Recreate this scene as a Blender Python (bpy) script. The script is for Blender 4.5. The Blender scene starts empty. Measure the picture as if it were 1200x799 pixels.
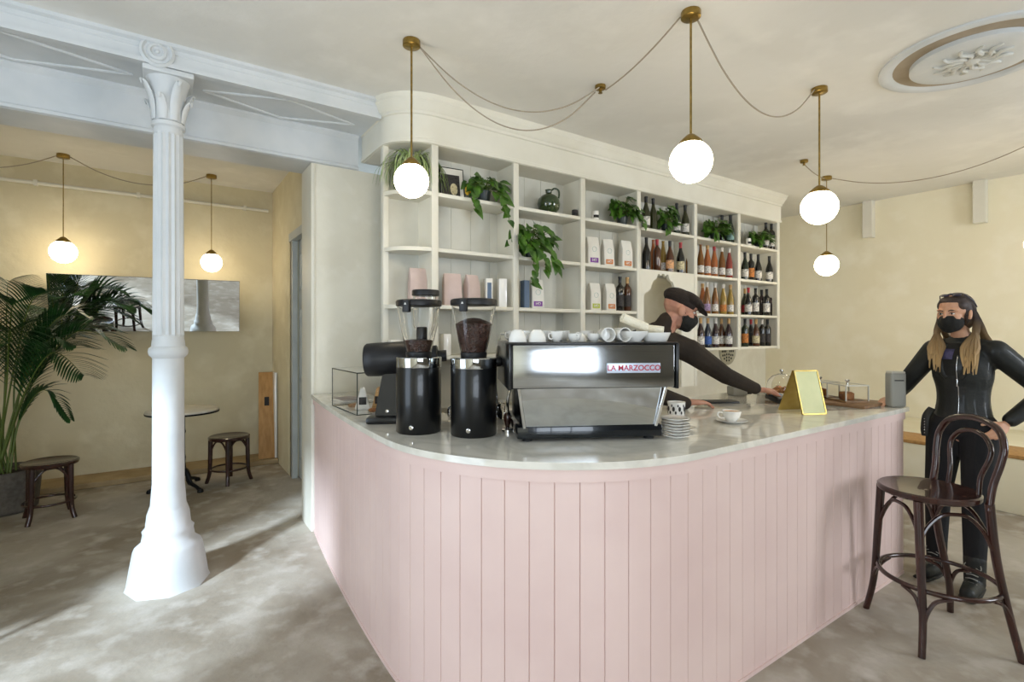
import bpy, bmesh, math, random
from mathutils import Vector, Matrix, Quaternion
PI = math.pi
R = math.radians
C = bpy.context.scene.collection
random.seed(7)
# ------------------------------------------------------------ materials
def nt(name):
    m = bpy.data.materials.new(name); m.use_nodes = True
    return m, m.node_tree, m.node_tree.nodes['Principled BSDF']
def rgb(h):
    h = h.lstrip('#'); v = [int(h[i:i+2], 16)/255 for i in (0, 2, 4)]
    return tuple(((c+0.055)/1.055)**2.4 if c > 0.04045 else c/12.92 for c in v) + (1,)
def mat(name, col, rough=0.5, metal=0.0, col2=None, scale=6.0, bump=0.0, bscale=40.0, trans=0.0, ior=1.45, coat=0.0, emit=None, estr=0.0, detail=6.0, stretch=None, lo=.35, hi=.65, sub=0.0):
    m, t, b = nt(name)
    c = rgb(col) if isinstance(col, str) else col
    b.inputs['Base Color'].default_value = c
    b.inputs['Roughness'].default_value = rough
    b.inputs['Metallic'].default_value = metal
    b.inputs['IOR'].default_value = ior
    b.inputs['Transmission Weight'].default_value = trans
    b.inputs['Coat Weight'].default_value = coat
    if sub: b.inputs['Subsurface Weight'].default_value = sub; b.inputs['Subsurface Radius'].default_value = (.01, .004, .002)
    if emit:
        b.inputs['Emission Color'].default_value = rgb(emit) if isinstance(emit, str) else emit
        b.inputs['Emission Strength'].default_value = estr
    tc = t.nodes.new('ShaderNodeTexCoord')
    src = tc.outputs['Object']
    if stretch:
        mp = t.nodes.new('ShaderNodeMapping'); mp.inputs['Scale'].default_value = stretch
        t.links.new(src, mp.inputs['Vector']); src = mp.outputs['Vector']
    if col2:
        n = t.nodes.new('ShaderNodeTexNoise'); n.inputs['Scale'].default_value = scale; n.inputs['Detail'].default_value = detail
        t.links.new(src, n.inputs['Vector'])
        r = t.nodes.new('ShaderNodeValToRGB')
        r.color_ramp.elements[0].position = lo; r.color_ramp.elements[1].position = hi
        r.color_ramp.elements[0].color = c; r.color_ramp.elements[1].color = rgb(col2)
        t.links.new(n.outputs['Fac'], r.inputs['Fac']); t.links.new(r.outputs['Color'], b.inputs['Base Color'])
    if bump:
        n2 = t.nodes.new('ShaderNodeTexNoise'); n2.inputs['Scale'].default_value = bscale; n2.inputs['Detail'].default_value = 8
        t.links.new(src, n2.inputs['Vector'])
        bp = t.nodes.new('ShaderNodeBump'); bp.inputs['Strength'].default_value = bump; bp.inputs['Distance'].default_value = .01
        t.links.new(n2.outputs['Fac'], bp.inputs['Height']); t.links.new(bp.outputs['Normal'], b.inputs['Normal'])
    return m
def wall_mat(name, a, b_, c_, rough=.85, s1=.9, bump=.12):
    """old plaster: two large stain scales and fine trowel relief"""
    m, t, b = nt(name)
    tc = t.nodes.new('ShaderNodeTexCoord')
    n1 = t.nodes.new('ShaderNodeTexNoise'); n1.inputs['Scale'].default_value = s1; n1.inputs['Detail'].default_value = 5; n1.inputs['Distortion'].default_value = .6
    n2 = t.nodes.new('ShaderNodeTexNoise'); n2.inputs['Scale'].default_value = s1*4.3; n2.inputs['Detail'].default_value = 9
    n3 = t.nodes.new('ShaderNodeTexNoise'); n3.inputs['Scale'].default_value = 14; n3.inputs['Detail'].default_value = 10
    for n in (n1, n2, n3): t.links.new(tc.outputs['Object'], n.inputs['Vector'])
    r1 = t.nodes.new('ShaderNodeValToRGB'); r1.color_ramp.elements[0].position = .38; r1.color_ramp.elements[1].position = .64
    r1.color_ramp.elements[0].color = rgb(a); r1.color_ramp.elements[1].color = rgb(b_)
    r2 = t.nodes.new('ShaderNodeValToRGB'); r2.color_ramp.elements[0].position = .5; r2.color_ramp.elements[1].position = .75
    mx = t.nodes.new('ShaderNodeMixRGB'); mx.inputs['Color2'].default_value = rgb(c_)
    t.links.new(n1.outputs['Fac'], r1.inputs['Fac']); t.links.new(n2.outputs['Fac'], r2.inputs['Fac'])
    t.links.new(r2.outputs['Color'], mx.inputs['Fac']); t.links.new(r1.outputs['Color'], mx.inputs['Color1'])
    t.links.new(mx.outputs['Color'], b.inputs['Base Color'])
    bp = t.nodes.new('ShaderNodeBump'); bp.inputs['Strength'].default_value = bump; bp.inputs['Distance'].default_value = .02
    t.links.new(n3.outputs['Fac'], bp.inputs['Height']); t.links.new(bp.outputs['Normal'], b.inputs['Normal'])
    b.inputs['Roughness'].default_value = rough
    return m
M = {}
M['ceiling'] = wall_mat('ceiling_plaster', '#e4e2dc', '#dad8d1', '#eae8e2', s1=.7, bump=.15)
M['wall'] = wall_mat('cream_plaster', '#ece5cc', '#e5ddc2', '#efe9d4', s1=.8)
M['wall_dim'] = wall_mat('darkened_front_plaster', '#7c766a', '#706a5e', '#88826f')  # unseen front wall, coloured dark so the machine's steel panels reflect darkness
M['wall_y'] = wall_mat('yellow_plaster', '#d6ccac', '#cbc09f', '#dcd3b6', s1=1.1, bump=.25)
M['wall_w'] = wall_mat('white_plaster', '#e0dccc', '#d8d3c2', '#e4e0d2', s1=1.5)
M['floor'] = wall_mat('bare_concrete', '#aca496', '#8a7f6e', '#bdb6ab', rough=.7, s1=1.5, bump=.35)
M['white'] = mat('white_paint', '#e6e4dc', .45, col2='#dcd9d0', scale=3, bump=.05)
M['white_blue'] = mat('cool_white_paint', '#d2d4d4', .5, col2='#c6cacb', scale=4, bump=.25, bscale=12)
M['cream'] = mat('cream_paint', '#dfdccf', .5, col2='#d6d2c3', scale=2.5, bump=.04)
M['shelfback'] = mat('shelf_back_paint', '#d3d2c8', .6, col2='#c4c3b8', scale=3)
M['pink'] = mat('pink_paint', '#dfc6be', .5, col2='#d8bdb6', scale=2.2, bump=.06, bscale=25)
M['door'] = mat('grey_blue_paint', '#b9bcb8', .5, col2='#adb1ae', scale=5)
M['brass'] = mat('brass', '#a88d4e', .32, 1.0, col2='#8a7440', scale=30)
M['gold'] = mat('gold_sheet', '#bfa864', .34, 1.0, col2='#ab9450', scale=12)
M['cable'] = mat('fabric_cable', '#9a8f7d', .8)
M['globe'] = mat('lit_opal_glass', '#fff6e6', .3, emit=(1, .84, .60, 1), estr=19.0)
M['marble'] = None
M['steel'] = mat('brushed_steel', '#b9bcbe', .15, 1.0, col2='#a5a8aa', scale=3, stretch=(1, 1, 220))
M['polished'] = mat('polished_steel', '#c6c9cb', .05, 1.0)
M['chrome'] = mat('chrome', '#dcdcdc', .08, 1.0)
M['black'] = mat('black_satin_metal', '#0c0d0e', .32, .2, coat=.3)
M['blackplastic'] = mat('black_plastic', '#101011', .45, col2='#17171a', scale=20)
M['darkwood'] = mat('dark_stained_beech', '#3a1c14', .25, col2='#24100b', scale=4, stretch=(6, 6, 1), coat=.5)
M['wood'] = mat('walnut_board', '#8a6a48', .5, col2='#6e5136', scale=5, stretch=(1, 8, 8))
M['ply'] = mat('pine_ply', '#b98e55', .6, col2='#a57a45', scale=4, stretch=(8, 8, 1))
M['marble_old'] = mat('honed_white_marble', '#d9d4c6', .4, col2='#c9c3b4', scale=9)
M['iron'] = mat('cast_iron', '#17191c', .45, .6)
M['beans'] = mat('roasted_beans', '#2c150c', .35, col2='#4a281a', scale=90, bump=1.0, bscale=120)
M['clear'] = mat('clear_glass', '#ffffff', .02, trans=1.0, ior=1.25)
M['china'] = mat('white_china', '#eceae4', .15, coat=.5)
M['coffee'] = mat('latte_foam', '#b98555', .4, col2='#e8cfa8', scale=30)
M['leaf'] = mat('pothos_leaf', '#274a15', .35, col2='#4f7626', scale=14, coat=.2)
M['leafdark'] = mat('palm_leaf', '#17381a', .4, col2='#2c5526', scale=12)
M['leafpale'] = mat('spider_leaf', '#7d9457', .45, col2='#a9b77e', scale=18)
M['stem'] = mat('green_stem', '#5a6b2c', .5)
M['soil'] = mat('potting_soil', '#2a1d14', .95, bump=.6)
M['pot_dark'] = mat('dark_glazed_pot', '#26302e', .35)
M['pot_grey'] = mat('grey_woven_pot', '#6b655c', .8, col2='#57524a', scale=30, bump=.5, bscale=60)
M['green_ceramic'] = mat('green_glaze', '#1f3014', .12, coat=.8, col2='#2a3d1c', scale=8)
M['mirror'] = mat('mirror_glass', '#e6e8e6', .01, 1.0)
M['skin_m'] = mat('skin_ruddy', '#b88870', .5, col2='#a5735e', scale=18, sub=.1)
M['skin_f'] = mat('skin_light', '#c99b7c', .5, col2='#bb8a6c', scale=15, sub=.1)
M['cloth_black'] = mat('black_cloth', '#14130f', .85, bump=.3, bscale=90)
M['cloth_brown'] = mat('dark_brown_cotton', '#2b2218', .9, col2='#221a12', scale=9, bump=.3, bscale=30)
M['cap'] = mat('dark_wool_cap', '#231b16', .95, bump=.5, bscale=140)
M['leather'] = mat('black_leather', '#0f130f', .58, col2='#0a0d0b', scale=10, bump=.5, bscale=22, coat=.15)
M['denim'] = mat('black_denim', '#0d0e11', .85, bump=.2, bscale=120)
M['lavender'] = mat('lilac_print', '#4a4668', .8, col2='#25223a', scale=22)
M['rubber'] = mat('black_rubber', '#0b0b0b', .6)
M['grey_plastic'] = mat('grey_plastic', '#8f8e86', .4)
M['pale_plastic'] = mat('pale_plastic', '#b9b6aa', .4)
M['blue_screen'] = mat('blue_screen', '#2f7fb8', .3)
M['red'] = mat('red_print', '#b0243a', .4)
M['badge'] = mat('silver_blue_badge', '#c6cfe0', .3, .3)
M['paper'] = mat('white_kraft', '#e2dfd6', .7, col2='#d6d2c8', scale=6, bump=.4, bscale=14)
M['paper_pink'] = mat('rose_kraft', '#cdb9b2', .7, col2='#bca69e', scale=6, bump=.4, bscale=14)
M['purple'] = mat('purple_print', '#7b3f92', .6)
M['orange'] = mat('orange_print', '#c9793a', .6)
M['lime'] = mat('lime_print', '#a9b43e', .6)
M['navy'] = mat('slate_blue_print', '#5d6f86', .6)
M['ink'] = mat('black_ink', '#1a1a1a', .7)
M['yellowflower'] = mat('yellow_flower', '#c9a228', .6)
M['bread'] = mat('baked_crust', '#a8703a', .6, col2='#7e4a22', scale=16, bump=.4)
M['towel'] = mat('cream_cotton_towel', '#e4ddc8', .95, bump=.5, bscale=100)
M['magazine'] = mat('plum_magazine_cover', '#5d4750', .4, col2='#8d7f83', scale=16)
M['wicker'] = mat('pierced_metal', '#a9a594', .5, .4)
M['hair_w'] = None
def marble():
    m, t, b = nt('white_marble')
    tc = t.nodes.new('ShaderNodeTexCoord')
    n = t.nodes.new('ShaderNodeTexNoise'); n.inputs['Scale'].default_value = 1.8; n.inputs['Detail'].default_value = 9; n.inputs['Distortion'].default_value = 2.2
    t.links.new(tc.outputs['Object'], n.inputs['Vector'])
    r = t.nodes.new('ShaderNodeValToRGB'); e = r.color_ramp.elements
    e[0].position = .40; e[0].color = rgb('#dfdace'); e[1].position = .58; e[1].color = rgb('#dedacf')
    k = r.color_ramp.elements.new(.49); k.color = rgb('#d0ccc0')
    t.links.new(n.outputs['Fac'], r.inputs['Fac']); t.links.new(r.outputs['Color'], b.inputs['Base Color'])
    b.inputs['Roughness'].default_value = .07; b.inputs['IOR'].default_value = 1.6
    return m
M['marble'] = marble()
def hair():
    m, t, b = nt('ombre_hair')
    tc = t.nodes.new('ShaderNodeTexCoord'); s = t.nodes.new('ShaderNodeSeparateXYZ')
    t.links.new(tc.outputs['Object'], s.inputs['Vector'])
    mr = t.nodes.new('ShaderNodeMapRange'); mr.inputs['From Min'].default_value = 1.34; mr.inputs['From Max'].default_value = 1.60
    t.links.new(s.outputs['Z'], mr.inputs['Value'])
    r = t.nodes.new('ShaderNodeValToRGB'); e = r.color_ramp.elements
    e[0].color = rgb('#a98a5c'); e[1].color = rgb('#2c1d17'); e[1].position = .9
    t.links.new(mr.outputs['Result'], r.inputs['Fac']); t.links.new(r.outputs['Color'], b.inputs['Base Color'])
    b.inputs['Roughness'].default_value = .62
    return m
M['hair_w'] = hair()
def winemat(k, col, rough=.08): M[k] = mat('glass_'+k, col, rough, coat=.6)
for k, c in dict(black='#0b0c0b', olive='#2a2d12', amber='#74491a', orange='#a05a2c', rose='#86362e', straw='#8f7530', brown='#4a2812', green='#16281a', blueg='#1c2433', plum='#2a1218').items(): winemat('g_'+k, c)
for k, c in dict(white='#d8d4cc', cream='#cfc39c', peach='#dba678', blue='#3f62a8', red='#a83038', orange='#c07a3c', dark='#3a3634', teal='#8fb0ac', lilac='#9d86a8', kraft='#b39468').items(): M['l_'+k] = mat('label_'+k, c, .7, col2='#%02x%02x%02x' % tuple(int(int(c[i:i+2], 16)*.72) for i in (1, 3, 5)), scale=60, lo=.5, hi=.62)
for k, c in dict(red='#9c2026', black='#111111', gold='#8a7440', white='#cfcac0', bare='#b8925c').items(): M['c_'+k] = mat('capsule_'+k, c, .4)

# ------------------------------------------------------------ mesh helpers
def BM(): return bmesh.new()
def V(*a): return Vector(a)
def box(bm, x0, x1, y0, y1, z0, z1, bev=0.0, mtx=None, seg=2):
    r = bmesh.ops.create_cube(bm, size=1)
    vs = r['verts']
    for v in vs: v.co = V(x0+(v.co.x+.5)*(x1-x0), y0+(v.co.y+.5)*(y1-y0), z0+(v.co.z+.5)*(z1-z0))
    if bev > 0:
        es = list({e for v in vs for e in v.link_edges})
        r2 = bmesh.ops.bevel(bm, geom=es, offset=bev, segments=seg, affect='EDGES', profile=.5)
        vs = list({v for f in r2['faces'] for v in f.verts} | {v for v in vs if v.is_valid})
    if mtx is not None: bmesh.ops.transform(bm, matrix=mtx, verts=vs)
    return bm
def lathe(bm, prof, seg=24, center=(0, 0, 0), mtx=None, flute=None, cap=True):
    """prof: [(r,z)]; open ends are capped"""
    rings = []
    new = []
    for r, z in prof:
        ring = []
        for i in range(seg):
            a = 2*PI*i/seg
            rr = r
            if flute and flute[1] <= z <= flute[2]: rr = r - flute[0]*(i % 2)
            v = bm.verts.new((center[0]+rr*math.cos(a), center[1]+rr*math.sin(a), center[2]+z)); ring.append(v); new.append(v)
        rings.append(ring)
    for a, b in zip(rings, rings[1:]):
        for i in range(seg):
            j = (i+1) % seg
            bm.faces.new((a[i], a[j], b[j], b[i]))
    if cap:
        if prof[0][0] > 1e-5: bm.faces.new(list(reversed(rings[0])))
        if prof[-1][0] > 1e-5: bm.faces.new(rings[-1])
    if mtx is not None: bmesh.ops.transform(bm, matrix=mtx, verts=new)
    return bm
def smooth_pts(pts, k=6, closed=False):
    pts = [Vector(p) for p in pts]
    if len(pts) < 3: return pts
    out = []; n = len(pts)
    rng = range(n) if closed else range(n-1)
    for i in rng:
        if closed: p0, p1, p2, p3 = pts[i-1], pts[i], pts[(i+1) % n], pts[(i+2) % n]
        else: p0, p1, p2, p3 = pts[max(i-1, 0)], pts[i], pts[i+1], pts[min(i+2, n-1)]
        for j in range(k):
            t = j/k
            out.append(.5*((2*p1)+(-p0+p2)*t+(2*p0-5*p1+4*p2-p3)*t*t+(-p0+3*p1-3*p2+p3)*t**3))
    if not closed: out.append(pts[-1])
    return out
def tube(bm, pts, r, seg=10, closed=False, sm=0, flat=1.0, up=None):
    """r: number or list along pts (interpolated); flat squashes the section along 'up'"""
    n0 = len(pts)
    if sm: P = smooth_pts(pts, sm, closed)
    else: P = [Vector(p) for p in pts]
    n = len(P)
    def rad(i):
        if isinstance(r, (int, float)): return r
        t = i/(n-1)*(len(r)-1); a = int(min(t, len(r)-2)); return r[a]+(r[a+1]-r[a])*(t-a)
    rings = []; prev = None
    for i in range(n):
        if closed: tg = P[(i+1) % n]-P[i-1]
        else: tg = P[min(i+1, n-1)]-P[max(i-1, 0)]
        tg = tg.normalized() if tg.length > 1e-9 else V(0, 0, 1)
        if prev is None:
            ref = Vector(up) if up else (V(0, 0, 1) if abs(tg.z) < .9 else V(1, 0, 0))
            nrm = (ref-ref.dot(tg)*tg).normalized()
        else:
            if up:
                ref = Vector(up); nrm = (ref-ref.dot(tg)*tg)
                nrm = nrm.normalized() if nrm.length > 1e-4 else prev
            else:
                nrm = prev-prev.dot(tg)*tg
                nrm = nrm.normalized() if nrm.length > 1e-6 else tg.orthogonal().normalized()
        prev = nrm; bi = tg.cross(nrm)
        ring = [bm.verts.new(P[i]+rad(i)*(math.cos(2*PI*k/seg)*nrm*flat+math.sin(2*PI*k/seg)*bi)) for k in range(seg)]
        rings.append(ring)
    m = n if closed else n-1
    for i in range(m):
        a, b = rings[i], rings[(i+1) % n]
        for k in range(seg):
            l = (k+1) % seg
            bm.faces.new((a[k], a[l], b[l], b[k]))
    if not closed:
        bm.faces.new(list(reversed(rings[0]))); bm.faces.new(rings[-1])
    return bm
def ell(bm, c, rad, mtx=None, u=16, v=10):
    m = Matrix.Translation(Vector(c))
    if mtx is not None: m = m @ mtx.to_4x4()
    m = m @ Matrix.Diagonal((rad[0], rad[1], rad[2], 1))
    bmesh.ops.create_uvsphere(bm, u_segments=u, v_segments=v, radius=1, matrix=m)
    return bm
def capsule(bm, p0, p1, r0, r1, seg=12):
    p0, p1 = Vector(p0), Vector(p1)
    ell(bm, p0, (r0,)*3, u=seg, v=8); ell(bm, p1, (r1,)*3, u=seg, v=8)
    if (p1-p0).length > 1e-4: tube(bm, [p0, p1], [r0, r1], seg)
    return bm
def chain(bm, pts, rs, seg=12):
    for i in range(len(pts)-1): capsule(bm, pts[i], pts[i+1], rs[i], rs[i+1], seg)
    return bm
def prism(bm, poly, z0, z1, bev=0):
    """poly: CCW list of (x,y)"""
    lo = [bm.verts.new((p[0], p[1], z0)) for p in poly]
    hi = [bm.verts.new((p[0], p[1], z1)) for p in poly]
    n = len(poly)
    for i in range(n):
        j = (i+1) % n
        bm.faces.new((lo[i], lo[j], hi[j], hi[i]))
    bm.faces.new(list(reversed(lo))); f = bm.faces.new(hi)
    if bev:
        bmesh.ops.bevel(bm, geom=[e for e in f.edges], offset=bev, segments=3, affect='EDGES', profile=.5)
    return bm
def plate(bm, poly, d, axis='y', at=0.0):
    """extrude an outline given in (x,z) by d along y"""
    a = [bm.verts.new((p[0], at, p[1])) for p in poly]; b = [bm.verts.new((p[0], at+d, p[1])) for p in poly]
    n = len(poly)
    for i in range(n):
        j = (i+1) % n
        bm.faces.new((a[i], a[j], b[j], b[i]))
    bm.faces.new(list(reversed(a))); bm.faces.new(b)
    return bm
def finish(bm, name, m, smooth=True, angle=40):
    bmesh.ops.recalc_face_normals(bm, faces=bm.faces[:])
    me = bpy.data.meshes.new(name); bm.to_mesh(me); bm.free()
    if m is not None: me.materials.append(m)
    if smooth and len(me.polygons):
        me.polygons.foreach_set('use_smooth', [True]*len(me.polygons))
        try: me.set_sharp_from_angle(angle=R(angle))
        except Exception: pass
    return me
def obj(name, bm, m, parent=None, label=None, loc=None, rz=None, smooth=True, mtx=None, angle=40):
    me = finish(bm, name, m, smooth, angle)
    o = bpy.data.objects.new(name, me); C.objects.link(o)
    if parent is not None: o.parent = parent
    if loc is not None: o.location = loc
    if rz is not None: o.rotation_euler = (0, 0, rz)
    if mtx is not None: o.matrix_local = mtx
    if label: o['label'] = label
    return o
def fuse(bm, voxel, it=4, fac=.5):
    """union of overlapping closed shapes into one continuous skin"""
    bmesh.ops.recalc_face_normals(bm, faces=bm.faces[:])
    me = bpy.data.meshes.new('tmp'); bm.to_mesh(me); bm.free()
    o = bpy.data.objects.new('tmp', me); C.objects.link(o)
    r = o.modifiers.new('r', 'REMESH'); r.mode = 'VOXEL'; r.voxel_size = voxel
    if it:
        s = o.modifiers.new('s', 'SMOOTH'); s.iterations = it; s.factor = fac
    dg = bpy.context.evaluated_depsgraph_get(); dg.update()
    out = bpy.data.meshes.new_from_object(o.evaluated_get(dg), depsgraph=dg)
    bpy.data.objects.remove(o); bpy.data.meshes.remove(me)
    nb = BM(); nb.from_mesh(out); bpy.data.meshes.remove(out)
    return nb
def text(name, s, size, m, parent, mtx, ext=.0006, align='CENTER', bold=0.0, sx=1.0):
    cu = bpy.data.curves.new('t', 'FONT'); cu.body = s; cu.size = size; cu.extrude = ext; cu.offset = bold
    cu.align_x = align; cu.align_y = 'CENTER'
    o = bpy.data.objects.new('t', cu); C.objects.link(o)
    dg = bpy.context.evaluated_depsgraph_get(); dg.update()
    me = bpy.data.meshes.new_from_object(o.evaluated_get(dg), depsgraph=dg)
    bpy.data.objects.remove(o); bpy.data.curves.remove(cu)
    me.materials.clear(); me.materials.append(m); me.name = name
    for v in me.vertices: v.co.x *= sx
    q = bpy.data.objects.new(name, me); C.objects.link(q)
    q.parent = parent; q.matrix_local = mtx
    return q
def tag(o, label, cat, group=None, kind=None):
    o['label'] = label; o['category'] = cat
    if group: o['group'] = group
    if kind: o['kind'] = kind
    return o
def thing(name, label, cat, loc=(0, 0, 0), rz=0, group=None):
    o = bpy.data.objects.new(name, None); C.objects.link(o)
    o.empty_display_size = .05
    o.location = loc; o.rotation_euler = (0, 0, rz)
    return tag(o, label, cat, group)
def struct(name, bm, m, parent=None, smooth=False):
    o = obj(name, bm, m, parent, smooth=smooth)
    if parent is None: o['kind'] = 'structure'
    return o
def dup(root, loc, rz, label, group=None):
    r = root.copy(); C.objects.link(r); r.location = loc; r.rotation_euler = (0, 0, rz)
    r['label'] = label
    if group: r['group'] = group
    for ch in list(root.children):
        c = ch.copy(); C.objects.link(c); c.parent = r
        for g in list(ch.children):
            d = g.copy(); C.objects.link(d); d.parent = c
    return r
# yaw of the camera; a point of a vertical plane Y or of level z from the survey of the room
CY, SY, FP, HZ = .825, .565, 600.0, 388.0
def sx(px, Y):
    u = (px-600)/FP
    return Y*(SY+CY*u)/(CY-SY*u)
FORD = ['first', 'second', 'third', 'fourth', 'fifth', 'sixth', 'seventh', 'eighth', 'ninth']
# ============================================================ THE ROOM
CE = 3.16
XL, XR, YF, YO, YB = -2.1, 7.5, -2.6, 4.02, 6.7
struct('floor', box(BM(), XL-.2, XR+.2, YF-.2, YB+.2, -.1, 0), M['floor'])
struct('ceiling', box(BM(), XL-.2, XR+.2, YF-.2, YB+.2, CE, CE+.1), M['ceiling'])
# left wall with the tall street opening the daylight falls through
def wall_with_holes(name, axis, at, th, a0, a1, holes, m, z1=CE):
    bm = BM(); holes = sorted(holes); cur = a0
    def seg(p, q, lo, hi):
        if q-p < 1e-3 or hi-lo < 1e-3: return
        if axis == 'x': box(bm, at, at+th, p, q, lo, hi)
        else: box(bm, p, q, at, at+th, lo, hi)
    for (p, q, lo, hi) in holes:
        seg(cur, p, 0, z1); seg(p, q, 0, lo); seg(p, q, hi, z1); cur = q
    seg(cur, a1, 0, z1)
    return struct(name, bm, m)
wall_with_holes('wall_left', 'x', XL-.2, .2, YF-.2, YB+.2, [(.85, 2.50, 0, 3.12)], M['wall'])
wall_with_holes('wall_front', 'y', YF-.2, .2, XL, XR, [(-1.9, .62, .5, 2.75), (4.3, 5.9, .9, 2.75)], M['wall_dim'])
struct('wall_right', box(BM(), XR, XR+.2, YF-.2, 4.5, 0, CE), M['wall'])
struct('wall_back', box(BM(), .945, 2.3, YO, YO+.35, 0, 2.764), M['wall_w'])
struct('wall_rear', box(BM(), 2.3, XR+.2, 4.2, YO+.35, 0, CE), M['wall_w'])
struct('wall_far', box(BM(), XL, 1.1, YB, YB+.2, 0, CE), M['wall_y'])
wall_with_holes('wall_side', 'x', 1.1, .25, YO+.35, YB+.2, [(4.78, 5.62, 0, 2.46)], M['wall_y'])
# street windows (behind the camera)
def street_window(name, x0, x1, z0, z1, cols):
    bm = BM(); y0, y1 = YF-.12, YF-.06
    for i in range(cols+1):
        x = x0+(x1-x0)*i/cols; box(bm, x-.03, x+.03, y0, y1, z0, z1)
    for z in (z0, z0+(z1-z0)*.72, z1): box(bm, x0, x1, y0, y1, z-.03, z+.03)
    o = struct(name, bm, M['white'])
    return o
street_window('window_1', -1.9, .62, .5, 2.75, 3)
street_window('window_2', 4.3, 5.9, .9, 2.75, 2)
# door in the side wall of the back room
d = struct('door_1', box(BM(), 1.1, 1.15, 5.56, 5.66, 0, 2.50), M['door'])
bm = BM(); box(bm, 1.085, 1.15, 4.70, 4.80, 0, 2.5); box(bm, 1.085, 1.15, 4.70, 5.66, 2.42, 2.5)
struct('door_frame', bm, M['door'], d)
bm = BM(); box(bm, 1.165, 1.20, 4.80, 5.58, .01, 2.43)
for (a, b_, lo, hi) in ((4.92, 5.46, .2, .85), (4.92, 5.46, 1.0, 1.75), (4.92, 5.46, 1.9, 2.3)):
    for (p, q, r_, s_) in ((a, b_, lo, lo+.03), (a, b_, hi-.03, hi), (a, a+.03, lo, hi), (b_-.03, b_, lo, hi)):
        box(bm, 1.152, 1.166, p, q, r_, s_)
leaf = struct('door_leaf', bm, M['door'], d)
bm = BM(); box(bm, 1.155, 1.166, 4.90, 4.94, 1.1, 1.3); tube(bm, [(1.16, 4.92, 1.24), (1.11, 4.92, 1.24), (1.105, 5.03, 1.235)], .008, 8)
struct('door_handle', bm, M['iron'], leaf, smooth=True)
# corner trim at the opening, low kerb, wall pipe
struct('trim_1', box(BM(), .925, .947, YO-.012, YO+.30, 0, 2.76), M['cream'])
bm = BM(); box(bm, XL, 1.1, 6.30, YB, 0, .055, .01); struct('trim_2', bm, mat('dusty_step', '#a89470', .9, col2='#8f7a58', scale=4, bump=.6))
bm = BM(); tube(bm, [(XL, 6.67, 2.93), (1.05, 6.67, 2.93)], .018, 10)
for x in (-1.9, -1.0, -.2, .8): box(bm, x-.015, x+.015, 6.64, 6.70, 2.905, 2.955)
struct('trim_3', bm, M['cream'], smooth=True)
# beam over the opening: deep front fascia with mouldings, coffered soffit, lower lintel behind
bm = BM()
prof = [(3.60, 3.02), (3.55, 3.02), (3.55, 3.045), (3.565, 3.05), (3.565, 3.10), (3.56, 3.105), (3.56, 3.13), (3.54, 3.14), (3.54, CE), (3.60, CE)]
def xprism(bm, prof, x0, x1):
    a = [bm.verts.new((x0, p[0], p[1])) for p in prof]; b = [bm.verts.new((x1, p[0], p[1])) for p in prof]
    n = len(prof)
    for i in range(n):
        j = (i+1) % n; bm.faces.new((a[i], a[j], b[j], b[i]))
    bm.faces.new(a); bm.faces.new(list(reversed(b)))
xprism(bm, prof, XL, 1.30); box(bm, XL, 1.30, 3.60, 4.1, 3.035, CE)
struct('trim_4', bm, M['white_blue'])
bm = BM(); box(bm, XL, 1.28, YO-.004, YO+.33, 2.765, 3.034); xprism(bm, [(YO, 2.765), (YO-.02, 2.77), (YO-.02, 2.79), (YO, 2.80)], XL, 1.28)
xprism(bm, [(YO, 2.99), (YO-.03, 3.02), (YO-.03, 3.037), (YO, 3.037)], XL, 1.28)
struct('trim_5', bm, M['white_blue'])
# diamond mouldings under the beam
def diamond(x0, x1, name):
    bm = BM(); y0, y1 = 3.63, 3.97; xm = (x0+x1)/2; ym = (y0+y1)/2
    pts = [(x0, ym), (xm, y0), (x1, ym), (xm, y1)]
    for i in range(4):
        a, b = pts[i], pts[(i+1) % 4]
        tube(bm, [(a[0], a[1], 3.034), (b[0], b[1], 3.034)], .010, 6)
    struct(name, bm, M['white_blue'], smooth=True)
diamond(.22, 1.18, 'trim_6'); diamond(-1.22, -.14, 'trim_7'); diamond(-2.08, -1.5, 'trim_8')
# corbel blocks at the top of the right-hand wall, long seat ledge below
for i, (y, z) in enumerate(((2.82, 2.69), (1.74, 2.69), (.66, 2.69))):
    struct('trim_%d' % (9+i), box(BM(), XR-.10, XR, y-.055, y+.055, z, CE, .006), M['cream'])
t = thing('wall_ledge', 'low plastered wall ledge with a bare wooden front strip along the right-hand wall', 'ledge', (6.6, .5, 0))
obj('plinth', box(BM(), -.83, .9, -3.1, 3.7, 0, .455, .008), M['wall'], t)
obj('wooden_strip', box(BM(), -.835, -.38, -3.1, 3.7, .455, .485, .004), M['ply'], t, label='bare wooden strip')
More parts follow.
